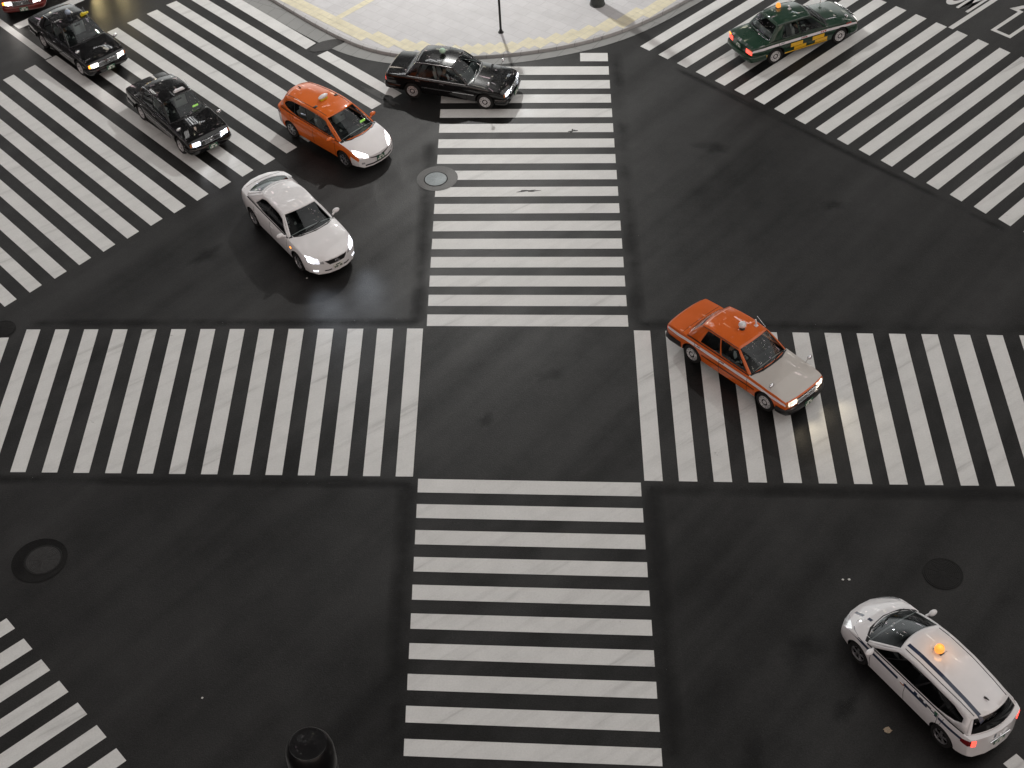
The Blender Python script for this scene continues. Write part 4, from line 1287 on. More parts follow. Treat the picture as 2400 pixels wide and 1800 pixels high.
ZP = .006
sheet('crosswalk', Q['near'], ZP, M['paint'], label='white zebra crossing running down to the bottom edge, horizontal bars', cat='crosswalk', group='white zebra crossings painted on the asphalt')
sheet('crosswalk', Q['far'], ZP, M['paint'], label='white zebra crossing running up to the curved pavement, horizontal bars', cat='crosswalk', group='white zebra crossings painted on the asphalt')
sheet('crosswalk', Q['left'], ZP, M['paint'], label='white zebra crossing of upright bars left of the bare central square', cat='crosswalk', group='white zebra crossings painted on the asphalt')
sheet('crosswalk', Q['right'], ZP, M['paint'], label='white zebra crossing of upright bars under the orange and grey taxi', cat='crosswalk', group='white zebra crossings painted on the asphalt')
sheet('crosswalk', Q['upper_left'] + Q['ul5'], ZP, M['paint'], label='slanting white zebra crossing under two black taxis, upper left corner', cat='crosswalk', group='white zebra crossings painted on the asphalt')
sheet('crosswalk', Q['upper_right'], ZP, M['paint'], label='slanting white zebra crossing under the dark green taxi', cat='crosswalk', group='white zebra crossings painted on the asphalt')
sheet('crosswalk', Q['lower_left'], ZP, M['paint'], label='slanting white zebra bars cut off by the bottom left corner', cat='crosswalk', group='white zebra crossings painted on the asphalt')
lr = []
for k in range(-1, 9):
    T = Vector((10.923, 18.128)) + Vector((.846, .532)) * .9 * k
    w = Vector((-.368, -.231)); d = Vector((.532, -.846)) * 7
    if k >= 0: lr.append([tuple(T), tuple(T + d), tuple(T + w + d), tuple(T + w)])
sheet('crosswalk', lr, ZP, M['paint'], label='white zebra bar end just entering the bottom right corner', cat='crosswalk', group='white zebra crossings painted on the asphalt')

# lane markings
def stroke(p0, p1, w):
    a, b = Vector(p0), Vector(p1); d = (b - a).normalized(); n = Vector((-d.y, d.x)) * w / 2
    return [tuple(a - n), tuple(b - n), tuple(b + n), tuple(a + n)]
du = Vector((.768, .640))
sheet('lane_line', [stroke((17.24, 48.645), Vector((17.24, 48.645)) + du * 14, .20)], ZP, M['paint'], label='white lane line leading away at the upper right', cat='lane line')
st0 = [stroke((-16.90, 50.885), Vector((-16.90, 50.885)) + Vector((-.643, .766)) * 14, .28)]
sheet('lane_line', st0, ZP, M['paint'], label='white edge line running up past the rear of the far left taxi', cat='lane line')
sheet('stop_line', [stroke((-18.62, 53.36), (-14.2, 57.05), .46)], ZP, M['paint'], label='white stop line behind the far left black taxi', cat='stop line')


def outline_arrow(o, d, mat, w=.85, stem=1.75, head=1.6, hw=.80, t=.15):
    """hollow arrow: o = middle of the stem's foot, d = direction"""
    d = Vector(d).normalized(); n = Vector((-d.y, d.x)); o = Vector(o)
    P = lambda a, b: tuple(o + n * a + d * b)
    def ring(k):
        return [P(-w / 2 + k, k), P(w / 2 - k, k), P(w / 2 - k, stem + k * .9), P(hw - k * 2.1, stem + k), P(0, stem + head - k * 2.0), P(-hw + k * 2.1, stem + k), P(-w / 2 + k, stem + k * .9)]
    A, B = ring(0), ring(t)
    q = [[A[i], A[(i + 1) % 7], B[(i + 1) % 7], B[i]] for i in range(7)]
    q.append([P(-w / 2 + t, stem - .02), P(w / 2 - t, stem - .02), P(w / 2 - t, stem + t * .9), P(-w / 2 + t, stem + t * .9)])
    return q
sheet('road_arrow', outline_arrow((18.93, 48.02), du, M['paint'])[:7], ZP, M['paint'], label='white hollow arrow painted on the road, cut by the right edge', cat='road marking')

fc = bpy.data.curves.new('road_lettering', 'FONT'); fc.body = 'OM'; fc.size = 1.0; fc.space_character = .92; fc.offset = .022
fo = bpy.data.objects.new('road_lettering', fc); COL.objects.link(fo)
dg = bpy.context.evaluated_depsgraph_get(); dg.update()
fm = bpy.data.meshes.new_from_object(fo.evaluated_get(dg)); bpy.data.objects.remove(fo)
ex = Vector((.61, -.79)); ey = du
xs = [v.co.x for v in fm.vertices]; x0, x1 = min(xs), max(xs)
for v in fm.vertices:
    a = (v.co.x - x0) / (x1 - x0) * 1.24; b = v.co.y * 2.6
    p = Vector((17.44, 50.66)) + ex * a + ey * b
    v.co = (p.x, p.y, ZP)
fm.materials.append(M['paint'])
for p in fm.polygons:
    if p.normal.z < 0: p.flip()
fl = bpy.data.objects.new('road_lettering', fm); COL.objects.link(fl)
tag(fl, 'white letters OM painted on the road beside the lane line, upper right', 'road marking', kind='structure')

# worn sealant bands along the crossings
def mid(q, a, b): return ((q[a][0] + q[b][0]) / 2, (q[a][1] + q[b][1]) / 2)
F_, N_, Lq, Rq = Q['far'], Q['near'], Q['left'], Q['right']
def shifted(p, q, dx, dy=0): return (p[0] + dx, p[1] + dy), (q[0] + dx, q[1] + dy)
seal_strip(road, *shifted(F_[0][1], F_[-1][2], .30), .62)
seal_strip(road, *shifted(F_[6][0], F_[-1][3], -.30), .62)
seal_strip(road, *shifted(N_[0][0], N_[9][3], -.30), .70)
seal_strip(road, *shifted(N_[0][1], N_[9][2], .30), .66)
seal_strip(road, *shifted(Lq[13][0], Lq[0][1], 0, .30), .46)
seal_strip(road, *shifted(Lq[13][3], Lq[0][2], 0, -.26), .46)
seal_strip(road, *shifted(Rq[0][0], Rq[14][1], 0, .30), .54)
seal_strip(road, *shifted(Rq[0][3], Rq[14][2], 0, -.30), .56)
seal_strip(road, *shifted(Q['upper_right'][2][0], Q['upper_right'][17][3], -.12, -.28), .34)

# oil drips
for k, (x, y, rx, ry, a) in enumerate([(1.2, 31.6, .35, .2, .4), (-.8, 29.9, .22, .16, 1.2), (-9.6, 38.2, .5, .22, .8), (7.4, 42.2, .45, .25, -.5), (10.8, 38.6, .3, .2, .2), (-7.4, 23.6, .4, .25, .9), (6.6, 21.4, .5, .3, .3), (7.3, 19.6, .28, .2, 1.0), (-13.2, 30.6, .3, .2, .4), (4.9, 18.3, .5, .26, 1.3)]):
    me = bpy.data.meshes.new('oil_stain'); rim = blob(x, y, rx * 1.6, ry * 1.6, a, 24, .22, 40 + k)
    me.from_pydata([(x, y, .0034)] + [(px_, py_, .0034) for px_, py_ in rim], [], [(0, i + 1, (i + 1) % 24 + 1) for i in range(24)])
    uv = me.uv_layers.new(name='UVMap')
    for lp in me.loops: uv.data[lp.index].uv = (.5, .5) if lp.vertex_index == 0 else (0.0, .5)
    me.materials.append(M['oil']); so_ = bpy.data.objects.new('oil_stain', me); COL.objects.link(so_); so_.parent = road

# tar repairs
def tar_patch(q, z, label, mat='tar'):
    return sheet('tar_patch', q, z, M[mat], label=label, cat='tar patch')
tar_patch([blob(-6.18, 50.42, .64, .34, R(25), jag=.10, seed=3)], .0125, 'rounded dark repair patch where the zebra bar meets the gutter', 'asphalt_old')
tar_patch([blob(-4.30, 46.96, .62, .13, R(-40), jag=.5, seed=5), blob(-3.75, 46.45, .42, .15, R(-48), jag=.5, seed=9)], .0085, 'ragged grey gap broken out of a zebra bar above the orange estate', 'asphalt_old')
tar_patch([blob(.98, 40.45, .33, .05, R(0), jag=.5, seed=11)], .0085, 'small chipped hole on a bar edge right of the pale manhole', 'tar')
tar_patch([blob(2.72, 43.72, .13, .07, R(30), jag=.6, seed=12)], .0085, 'tiny chip near the right end of a far crossing bar', 'tar')

# raised pavement with kerb and gutter
go = curve_pts([(-34, 83.1), (-20, 66.5), (-9.74, 54.26), (-8.29, 52.58), (-6.96, 51.12), (-5.92, 50.03), (-5.02, 49.31), (-4.05, 48.90), (-2.69, 48.50), (-.78, 48.27), (.81, 48.24), (2.11, 48.42), (3.39, 48.72), (4.41, 49.03), (5.23, 49.40), (6.44, 50.20), (7.54, 51.10), (8.5, 51.9), (14, 56.6), (40, 78.4)], 220, 8)
ke = curve_pts([(-33.3, 83.7), (-19.3, 67.1), (-9.12, 54.75), (-7.80, 53.15), (-6.62, 51.75), (-5.65, 50.72), (-4.95, 50.03), (-4.30, 49.57), (-3.59, 49.22), (-2.36, 48.92), (-.77, 48.74), (.83, 48.74), (2.14, 48.90), (3.05, 49.08), (4.37, 49.50), (5.70, 50.18), (6.74, 50.94), (7.78, 51.78), (13.4, 56.5), (39.6, 78.9)], 220, 8)
HK = .13
band('gutter', go, ke, .0095, .0095, M['gutter'], label='grey concrete gutter along the foot of the kerb', cat='gutter', kind='structure')
ki = offset_curve(ke, .16)
kb = MB()
n = len(ke)
off1 = offset_curve(ke, .012)
vv = [(p[0], p[1], 0) for p in ke] + [(p[0], p[1], HK - .012) for p in ke] + [(p[0], p[1], HK) for p in off1] + [(p[0], p[1], HK) for p in ki]
ff = []
for r in range(3):
    for i in range(n - 1): ff.append((r * n + i, r * n + i + 1, (r + 1) * n + i + 1, (r + 1) * n + i))
tag(mesh_obj('kerb', vv, ff, M['kerb'], angle=30), 'pale stone kerb curving round the far pavement', 'kerb', kind='structure')
pv = [(p[0], p[1], HK - .003) for p in ki] + [(60, 140, HK - .003), (-60, 140, HK - .003)]
tag(mesh_obj('pavement', pv, [tuple(range(len(pv)))], M['pavement'], angle=None), 'light grey paved corner pavement at the top of the view', 'pavement', kind='structure')

# yellow tactile paving: square blocks laid on a grid along the curve
tc = curve_pts([(-20, 68.2), (-9.6, 56.0), (-7.71, 53.79), (-6.74, 52.78), (-5.97, 52.0), (-5.05, 51.1), (-3.94, 50.22), (-2.03, 49.42), (-.03, 49.18), (1.51, 49.33), (2.78, 49.62), (4.23, 50.08), (5.22, 50.57), (6.24, 51.16), (7.16, 51.80), (12.9, 56.5), (30, 71)], 300, 3)
bc = curve_pts([(-5.97, 52.03), (-4.49, 53.40), (4, 61.2)], 60, 0)
th = R(44); cs, sn = math.cos(th), math.sin(th); tq = []
g = .30
seen = set()
for C_, wd in ((tc, .31), (bc, .17)):
    for p in C_:
        gx, gy = (p[0] * cs + p[1] * sn) / g, (-p[0] * sn + p[1] * cs) / g
        for i in range(int(gx) - 3, int(gx) + 4):
            for j in range(int(gy) - 3, int(gy) + 4):
                if (i, j) in seen: continue
                cx, cy = (i + .5) * g, (j + .5) * g
                wx, wy = cx * cs - cy * sn, cx * sn + cy * cs
                if math.hypot(wx - p[0], wy - p[1]) < wd + .02:
                    if min(np.hypot(C_[:, 0] - wx, C_[:, 1] - wy)) < wd:
                        seen.add((i, j)); h = g / 2 - .005
                        tq.append([((cx + a * h) * cs - (cy + b * h) * sn, (cx + a * h) * sn + (cy + b * h) * cs) for a, b in ((-1, -1), (1, -1), (1, 1), (-1, 1))])
sheet('tactile_paving', tq, HK + .003, M['tactile'], label='yellow tactile blocks following the pavement edge', cat='tactile paving')

# manhole covers
manhole((-2.105, 41.46), .70, .37, 'concrete_ring', 'lid', 'pale round manhole lid in a patched ring beside the far crossing', (.05, .03))
manhole((-12.72, 25.85), .74, .46, 'dark_ring', 'iron_worn', 'dark manhole cover with a faint rim on the bare asphalt, lower left', (-.1, 0))
manhole((10.57, 23.38), 0, .46, 'dark_ring', 'iron', 'nearly black manhole cover above the white estate, right side')
manhole((-15.62, 35.25), 0, .36, 'dark_ring', 'iron', 'dark manhole cover at the left edge by the end of the left crossing')

# street furniture
r = empty('sign_post', (.489, 50.30, HK - .003)); tag(r, 'thin black post standing on the light pavement', 'post')
b = MB(); b.tube([(0, 0, 0), (0, 0, 3.4)], .045, 14); b.build('shaft', M['pole'], r)
b = MB(); b.lathe([(.11, 0), (.11, .02), (.075, .03), (.06, .12), (.046, .13)], 18); b.build('base_flange', M['pole'], r)
b = MB(); b.box((0, .05, 3.1), (.5, .02, .5), .01); b.build('sign_plate', M['iron'], r)

r = empty('signal_post', (4.31, 51.88, HK - .003)); tag(r, 'thick post wrapped in dark ribbed sheet on the far pavement', 'post')
b = MB(); prof = []
for i in range(42): prof += [(.255, .05 + i * .055), (.272, .05 + i * .055 + .012), (.272, .05 + i * .055 + .034), (.255, .05 + i * .055 + .044)]
b.lathe([(.30, 0), (.30, .04), (.255, .05)] + prof, 28); b.build('ribbed_wrap', M['rib'], r)
b = MB(); b.lathe([(.25, 2.3), (.14, 2.45), (.13, 5.2), (.0001, 5.22)], 20); b.build('shaft', M['pole'], r)

h0 = 11.3
r = empty('lamp_post', (-3.40, 12.43, 0)); tag(r, 'tall black post with a rounded glossy cap at the bottom edge', 'post')
b = MB(); b.lathe([(.42, 0), (.42, .3), (.345, .4), (.345, h0 - .55)], 32); b.build('shaft', M['pole'], r)
b = MB(); prof = []
for i in range(9): prof += [(.347, h0 - 1.15 + i * .06), (.362, h0 - 1.15 + i * .06 + .012), (.362, h0 - 1.15 + i * .06 + .034), (.347, h0 - 1.15 + i * .06 + .046)]
b.lathe(prof, 32); b.build('ribbed_collar', M['pole'], r)
b = MB(); b.lathe([(.36, h0 - .60), (.37, h0 - .56), (.37, h0 - .40), (.365, h0 - .24), (.345, h0 - .12), (.305, h0 - .045), (.285, h0 - .02), (.275, h0 - .028), (.24, h0 - .03), (.10, h0 - .015), (.0001, h0 - .012)], 40)
b.build('cap', M['domecap'], r)

# street lamp on the far pavement, its lantern lighting the corner
LAMP_W = 9300
r = empty('street_lamp', (-.9, 61.0, HK - .003)); tag(r, 'tall street lamp with lit lantern on the far pavement above the view', 'street lamp')
b = MB(); b.lathe([(.14, 0), (.14, .5), (.09, .55), (.07, 14.6), (.0001, 14.6)], 18); b.build('shaft', M['pole'], r)
b = MB(); b.tube([(0, 0, 14.5), (0, -.3, 14.8), (0, -1.1, 14.85)], [.06, .05, .05], 10); b.build('arm', M['pole'], r)
b = MB(); b.box((0, -1.3, 14.87), (.34, .8, .10), .04); b.build('lantern', M['pole'], r)
b = MB(); b.box((0, -1.3, 14.805), (.26, .66, .04), .015); b.build('diffuser', M['lamp_glow'], r)
ll = bpy.data.lights.new('lantern_light', 'SPOT'); ll.energy = LAMP_W; ll.color = (1, .985, .95); ll.shadow_soft_size = .3; ll.spot_size = R(168); ll.spot_blend = .5
lo = bpy.data.objects.new('lantern_light', ll); COL.objects.link(lo); lo.parent = r; lo.location = (0, -1.3, 14.70); lo.rotation_euler = (R(-8), 0, 0)

# litter
def scrap(name, x, y, s, mat, label, cat, seed):
    rnd = random.Random(seed); bm = bmesh.new()
    bmesh.ops.create_grid(bm, x_segments=6, y_segments=6, size=s)
    for v in bm.verts:
        rr = math.hypot(v.co.x, v.co.y) / s
        v.co.z = .012 + s * .35 * (math.sin(v.co.x * 9 / s * .4 + seed) * math.cos(v.co.y * 7 / s * .4) * .5 + .5) * (.3 + rnd.random() * .7)
        v.co.x *= 1 - .25 * abs(v.co.y) / s; v.co.y *= .8 + .3 * rnd.random()
    me = bpy.data.meshes.new(name); bm.to_mesh(me); bm.free(); me.materials.append(M[mat])
    o = bpy.data.objects.new(name, me); COL.objects.link(o); o.location = (x, y, 0); o.rotation_euler.z = seed
    return tag(o, label, cat)
scrap('dry_leaf', 8.161, 18.96, .085, 'leaf', 'crumpled pale brown leaf on the asphalt left of the white estate', 'leaf', 2)
scrap('paper_scrap', 8.03, 23.40, .028, 'paper', 'left one of two tiny white scraps on the asphalt above the white estate', 'litter', 4)
scrap('paper_scrap', 8.19, 23.39, .032, 'paper', 'right one of two tiny white scraps on the asphalt above the white estate', 'litter', 5)
scrap('paper_scrap', -8.02, 21.15, .026, 'paper', 'single tiny white scrap on the bare asphalt, lower left', 'litter', 6)
scrap('paper_scrap', -6.25, 36.7, .026, 'paper', 'single tiny white scrap in front of the white saloon', 'litter', 7)

# ------------------------------------------------------------------ the traffic
TG = 'taxis turning through the crossing'
driver0 = make_driver()
drivers = []
def seat_driver(root, S, label):
    global driver0
    o = driver0 if not drivers else copy_tree(driver0)
    xd = S['cab'][1] - .19
    c, s = math.cos(root.rotation_euler.z), math.sin(root.rotation_euler.z)
    lx, ly = xd - .72, -.36
    o.location = (root.location.x + lx * c - ly * s, root.location.y + lx * s + ly * c, .42)
    o.rotation_euler.z = root.rotation_euler.z
    tag(o, label, 'person', 'drivers at the wheel'); drivers.append(o)

# 1 black taxi at the pavement corner
c = upright_taxi('taxi_sedan', (-1.278, 46.676), -21.5, 'glossy black taxi with a mint green roof lamp turning beside the pavement kerb', TG, 'p_black', 'head_xenon',
                 lamp_egg('roof_green', -.42, 0), bump='p_black', beams=(9, (.92, .95, 1)), led=False)
seat_driver(c, SEDAN, 'driver in dark suit inside the black taxi beside the pavement')
# 2 black taxi in the middle of the upper left crossing
c = upright_taxi('taxi_sedan', (-11.18, 45.59), -53.4, 'black taxi with a flat white roof lamp, waiting left of the orange estate', TG, 'p_black', 'head_xenon',
                 lamp_wedge('roof_white', .06, .18, .46, .09, .12), bump='p_black', beams=(9, (.95, .95, 1)), turn=None)
seat_driver(c, SEDAN, 'driver in dark suit inside the middle black taxi')
# 3 black taxi further back
def yellow_extra(root, rz):
    b = MB(); z = rz(.02, .47)
    b.box((0, 0, .05), (.10, .26, .10), .03); b.ball((.02, -.05, .11), .05); b.ball((-.02, .17, .04), (.05, .06, .05))
    b.build('roof_sign', M['roof_yellow'], root, loc=(.02, .47, z - .004))
c = upright_taxi('taxi_sedan', (-15.648, 51.081), -50.5, 'black taxi with a blue grey roof lamp and yellow roof sign, indicator lit amber', TG, 'p_black', 'head',
                 lamp_egg('roof_blue', -.30, .02), bump='p_black', beams=(9, (1, .95, .88)), turn=(-1, 'f'), led=False)
z3 = c
yellow_extra(c, lambda x, y=0: 1.455)
seat_driver(c, SEDAN, 'driver in dark suit inside the far left black taxi')
# 4 orange estate taxi
def wagon_lamp(root, rz):
    z = rz(-.42, 0)
    b = MB(); b.box((0, 0, .03), (.14, .30, .06), .015, mi=1); b.ball((-.0, 0, .115), (.085, .21, .075), 16)
    b.build('roof_lamp', [M['roof_white'], M['roof_yellow']], root, loc=(-.42, 0, z - .004))
    for y in (-.47, .47):
        zz = rz(-.30, y); k = MB(); k.box((0, 0, .012), (.09, .14, .03), .008); k.build('roof_rack_foot', M['blacktrim'], root, loc=(-.30, y, zz - .003))
c, bv, gb, ob = hybrid_wagon('taxi_estate', (-5.552, 44.099), -46.4, 'orange estate taxi with white bonnet and bumpers', TG,
                 dict(body='p_vermilion', hood='p_pearl', front_bumper='p_pearl', rear_bumper='p_pearl', fb_rows=5, rb_rows=6),
                 roof=wagon_lamp, style='seven', beams=(8, (1, .97, .92)), led=True)
seat_driver(c, WAGON, 'driver in dark suit inside the orange estate taxi')
# 5 white saloon
c = saloon('sedan_car', (-6.559, 38.85), -56.8, 'white saloon car with bluish headlights and black grille, no roof lamp', 'car')
c.scale = (1.03, 1.035, 1.02)
seat_driver(c, SALOON, 'driver in dark suit inside the white saloon')
# 6 orange and grey taxi
def lantern(root, rz):
    lamp_egg('roof_white', -.28, .02)(root, rz)
    radio_fin(-.10, .42)(root, rz)
c = upright_taxi('taxi_sedan', (6.80, 31.15), -50.6, 'orange taxi with grey bonnet and pale side stripe on the right crossing', TG, 'p_orange', 'head_warm',
                 lantern, beams=(24, (1, .84, .58), 30, 95, 1.0), stripe='p_stripe', sill='dark', hood='p_grey', covers=False, led=False)
seat_driver(c, SEDAN, 'driver in dark suit inside the orange and grey taxi')
# 7 green taxi
def green_lamp(root, rz):
    lamp_wedge('roof_orange', -.62, .38, .16, .16, .16)(root, rz)
    radio_fin(-.35, .05, 'roof_white', .14)(root, rz)
c = upright_taxi('taxi_sedan', (11.369, 48.374), 22.6, 'dark green taxi with white stripe and yellow checks, tail lights lit', TG, 'p_green', 'head',
                 green_lamp, bump='p_green', beams=(9, (1, .95, .88)), stripe='p_stripe', turn=(1, 'r'), led=False)
green = c
seat_driver(c, SEDAN, 'driver in dark suit inside the green taxi')
_, gbv = body_mesh(SEDAN, lambda *a: ('body', 'dark'))
for ax in ('y-', 'y+'):
    for k, (xa, xb, za, zb_) in enumerate([(-.78, -.27, .52, .67), (.15, .65, .52, .67), (-.62, -.11, .37, .50), (.28, .80, .37, .50), (-1.0, .82, .265, .345), (-2.26, -1.78, .40, .50)]):
        patch('checker_stripe', M['p_checker'], c, gbv, ax, [(xa, za), (xb, za)], [(xa, zb_), (xb, zb_)], 6, 2, .014, .012)
    for xa in (1.62, 1.70, 1.78, .50, .58, .66, -.30, -.22, -.14):
        patch('red_letter', M['letter_red'], c, gbv, ax, [(xa, .735), (xa + .05, .735)], [(xa, .785), (xa + .05, .785)], 1, 1, .005, .006)
# 8 white estate taxi
def amber_lamp(root, rz):
    z = rz(-.20, 0)
    b = MB(); b.box((0, 0, .015), (.24, .12, .03), .01); b.build('roof_lamp_base', M['blacktrim'], root, loc=(-.20, 0, z - .004))
    b = MB(); b.lathe([(.09, .02), (.115, .06), (.12, .11), (.10, .17), (.05, .20), (.0001, .205)], 20); b.build('roof_lamp', M['roof_orange'], root, loc=(-.20, 0, z - .004))
    li = bpy.data.lights.new('roof_lamp_glow', 'POINT'); li.energy = 3.0; li.color = (1, .42, .08); li.shadow_soft_size = .1
    o = bpy.data.objects.new('roof_lamp_glow', li); COL.objects.link(o); o.parent = root; o.location = (-.20, 0, z + .30)
c, bv, gb, ob = hybrid_wagon('taxi_estate', (9.28, 20.153), 119.9, 'white estate taxi with navy stripes and a glowing orange roof lamp', TG,
                 dict(body='p_pearl', front_bumper='p_pearl', rear_bumper='p_pearl', dark_windows='0123', dark_rear=True), lit=False, tails=True, roof=amber_lamp, style='five')
seat_driver(c, WAGON, 'driver in dark suit inside the white estate taxi')
for ax in ('y+', 'y-'):
    for xa, xb in ((1.88, .10), (-.10, -.86), (-.98, -1.18), (-1.22, -2.10)):
        n = max(4, int(abs(xa - xb) / .1)); A = [(x, .80 + .035 * (1.9 - x) / 4 - (.10 * max(0, x - 1.5))) for x in np.linspace(xa, xb, n)]
        patch('navy_stripe', M['p_navy'], c, bv, ax, A, [(a, b + .07) for a, b in A], n * 2, 1, .004, .006)
    for i, (xa, za, w, h, mt) in enumerate(((-.42, .875, .10, .075, 'p_navy'), (-.60, .88, .13, .06, 'letter'), (-.80, .885, .18, .05, 'letter'), (-1.08, .885, .10, .08, 'plate'), (.0, .80, .12, .05, 'amber_off'))):
        patch('door_decal', M[mt], c, bv, ax, [(xa, za), (xa - w, za)], [(xa, za + h), (xa - w, za + h)], 3, 2, .0065, .006)
for y0 in (.40,):
    A = [(x, y0 - .05) for x in np.linspace(.36, -2.02, 26)]
    patch('navy_stripe', M['p_navy'], c, gb, 'z', A, [(a, b + .088) for a, b in A], 40, 1, .004, .006)
    for xa, xb in ((1.60, 1.72), (1.88, 2.14)):
        A = [(x, y0 - .13) for x in np.linspace(xa, xb, 6)]
        patch('navy_stripe', M['p_navy'], c, bv, 'z', A, [(a, b + .075) for a, b in A], 8, 1, .004, .006)
patch('navy_stripe', M['p_navy'], c, bv, 'x-', [(.13, .80), (.19, .80)], [(.13, .95), (.19, .95)], 2, 4, .006, .006)
b = MB(); b.tube([(-.30, -.08, 0), (-.30, -.60, -.09)], .006, 6)
b.build('lamp_cable', M['blacktrim'], c, loc=(0, 0, gb.ray_cast(Vector((-.3, -.08, 4)), Vector((0, 0, -1)))[0].z + .006))
# 9 maroon taxi cut by the top left corner
c = upright_taxi('taxi_sedan', (-18.72, 56.28), -80.0, 'maroon taxi nose cut off by the top left corner, orange indicator lit', TG, 'p_maroon', 'head',
                 lamp_egg('roof_white'), bump='p_maroon', beams=(20, (1, .95, .88)), turn=(-1, 'f'), led=False)
# 10 yellow taxi just above the top edge
c = upright_taxi('taxi_sedan', (-17.02, 58.05), -50, 'yellow taxi whose underside shows at the top edge left of the zebra bars', TG, 'p_yellow', 'head_warm',
                 lamp_egg('roof_yellow'), beams=(70, (1, .80, .38)), led=False)

# ------------------------------------------------------------------ night light
SUN_EL, SUN_AZ = 54.0, 80.0          # broad fill light added from the right, turned clear of car roof reflections
sl = bpy.data.lights.new('fill_sun', 'SUN'); sl.energy = .80; sl.angle = R(62); sl.color = (1.0, .985, .95)
so = bpy.data.objects.new('fill_sun', sl); COL.objects.link(so)
az, el = R(SUN_AZ), R(SUN_EL)
to_sun = Vector((math.sin(az) * math.cos(el), math.cos(az) * math.cos(el), math.sin(el)))
so.rotation_euler = (-to_sun).to_track_quat('-Z', 'Y').to_euler()
so.location = to_sun * 80

SIDE, STREET, SOUTH, AMB = .22, 1.6, .75, .010
w = bpy.data.worlds.new('World'); scene.world = w; w.use_nodes = True
nt = w.node_tree; nt.nodes.clear()
out = N(nt, 'ShaderNodeOutputWorld')
sky = N(nt, 'ShaderNodeTexSky', sky_type='NISHITA', sun_disc=False, sun_elevation=el, sun_rotation=az)
hs = N(nt, 'ShaderNodeHueSaturation', inputs={'Saturation': .25}); L(nt, sky.outputs[0], hs.inputs['Color'])
bg1 = N(nt, 'ShaderNodeBackground'); L(nt, hs.outputs[0], bg1.inputs[0]); bg1.inputs[1].default_value = .0012
tcw = N(nt, 'ShaderNodeTexCoord'); sp = N(nt, 'ShaderNodeSeparateXYZ'); L(nt, tcw.outputs['Generated'], sp.inputs[0])
X, Y, Z = sp.outputs
deg = 180 / math.pi
EL = math_n(nt, 'MULTIPLY', math_n(nt, 'ARCSINE', Z), deg)
AZ = math_n(nt, 'MULTIPLY', math_n(nt, 'ARCTAN2', X, Y), deg)
north = math_n(nt, 'MULTIPLY', math_n(nt, 'ADD', Y, 1.0), .5)
# city glow: bright street level, dark sky above the far blocks, soft fill glow added high on both sides
def smooth(v, lo, hi):
    n = N(nt, 'ShaderNodeMapRange', interpolation_type='SMOOTHSTEP', inputs={1: lo, 2: hi, 3: 0.0, 4: 1.0})
    L(nt, v, n.inputs[0]); return n.outputs[0]
AA = math_n(nt, 'ABSOLUTE', AZ)
sides = math_n(nt, 'MULTIPLY', smooth(AA, 46, 66), math_n(nt, 'SUBTRACT', 1.0, smooth(AA, 140, 165)))
high = math_n(nt, 'MULTIPLY', smooth(EL, 36, 48), math_n(nt, 'SUBTRACT', 1.0, smooth(EL, 70, 82)))
northside = math_n(nt, 'SUBTRACT', 1.0, smooth(math_n(nt, 'ABSOLUTE', math_n(nt, 'ADD', AZ, 8.0)), 16, 48))
street = math_n(nt, 'MULTIPLY', smooth(EL, 1, 6), math_n(nt, 'SUBTRACT', 1.0, smooth(EL, 17, 26)))
k_side = math_n(nt, 'MULTIPLY', math_n(nt, 'MULTIPLY', sides, high), SIDE)
k_street = math_n(nt, 'MULTIPLY', math_n(nt, 'MULTIPLY', northside, street), STREET)
k_south = math_n(nt, 'MULTIPLY', math_n(nt, 'MULTIPLY', smooth(AA, 112, 140), SOUTH), math_n(nt, 'MULTIPLY', smooth(EL, 5, 14), math_n(nt, 'SUBTRACT', 1.0, smooth(EL, 40, 54))))
k_all = math_n(nt, 'ADD', math_n(nt, 'ADD', math_n(nt, 'ADD', k_side, k_street), k_south), AMB)
tone = ramp(nt, north, [(.05, (1.0, .89, .82)), (.45, (1.02, .97, .93)), (.8, (.98, 1.0, .98))])
gl = N(nt, 'ShaderNodeMix', data_type='RGBA', blend_type='MULTIPLY'); gl.inputs[0].default_value = 1
cmb = N(nt, 'ShaderNodeCombineColor')
for i in range(3): L(nt, k_all, cmb.inputs[i])
L(nt, cmb.outputs[0], gl.inputs[6]); L(nt, tone.outputs[0], gl.inputs[7])
# lit windows and signs of the surrounding buildings
def cells(wa, we, thr, seed):
    ca = math_n(nt, 'FLOOR', math_n(nt, 'DIVIDE', AZ, wa)); ce = math_n(nt, 'FLOOR', math_n(nt, 'DIVIDE', EL, we))
    fa = math_n(nt, 'FRACT', math_n(nt, 'DIVIDE', AZ, wa)); fe = math_n(nt, 'FRACT', math_n(nt, 'DIVIDE', EL, we))
    cv = N(nt, 'ShaderNodeCombineXYZ'); L(nt, ca, cv.inputs[0]); L(nt, ce, cv.inputs[1]); cv.inputs[2].default_value = seed
    wn = N(nt, 'ShaderNodeTexWhiteNoise', noise_dimensions='3D'); L(nt, cv.outputs[0], wn.inputs[0])
    on = math_n(nt, 'GREATER_THAN', wn.outputs['Value'], thr)
    ina = math_n(nt, 'LESS_THAN', math_n(nt, 'ABSOLUTE', math_n(nt, 'SUBTRACT', fa, .5)), .36)
    ine = math_n(nt, 'LESS_THAN', math_n(nt, 'ABSOLUTE', math_n(nt, 'SUBTRACT', fe, .5)), .30)
    return math_n(nt, 'MULTIPLY', on, math_n(nt, 'MULTIPLY', ina, ine)), wn.outputs['Color']
def within(v, lo, hi):
    return math_n(nt, 'MULTIPLY', math_n(nt, 'GREATER_THAN', v, lo), math_n(nt, 'LESS_THAN', v, hi))
m1, c1 = cells(1.7, 1.9, .93, 3.0)
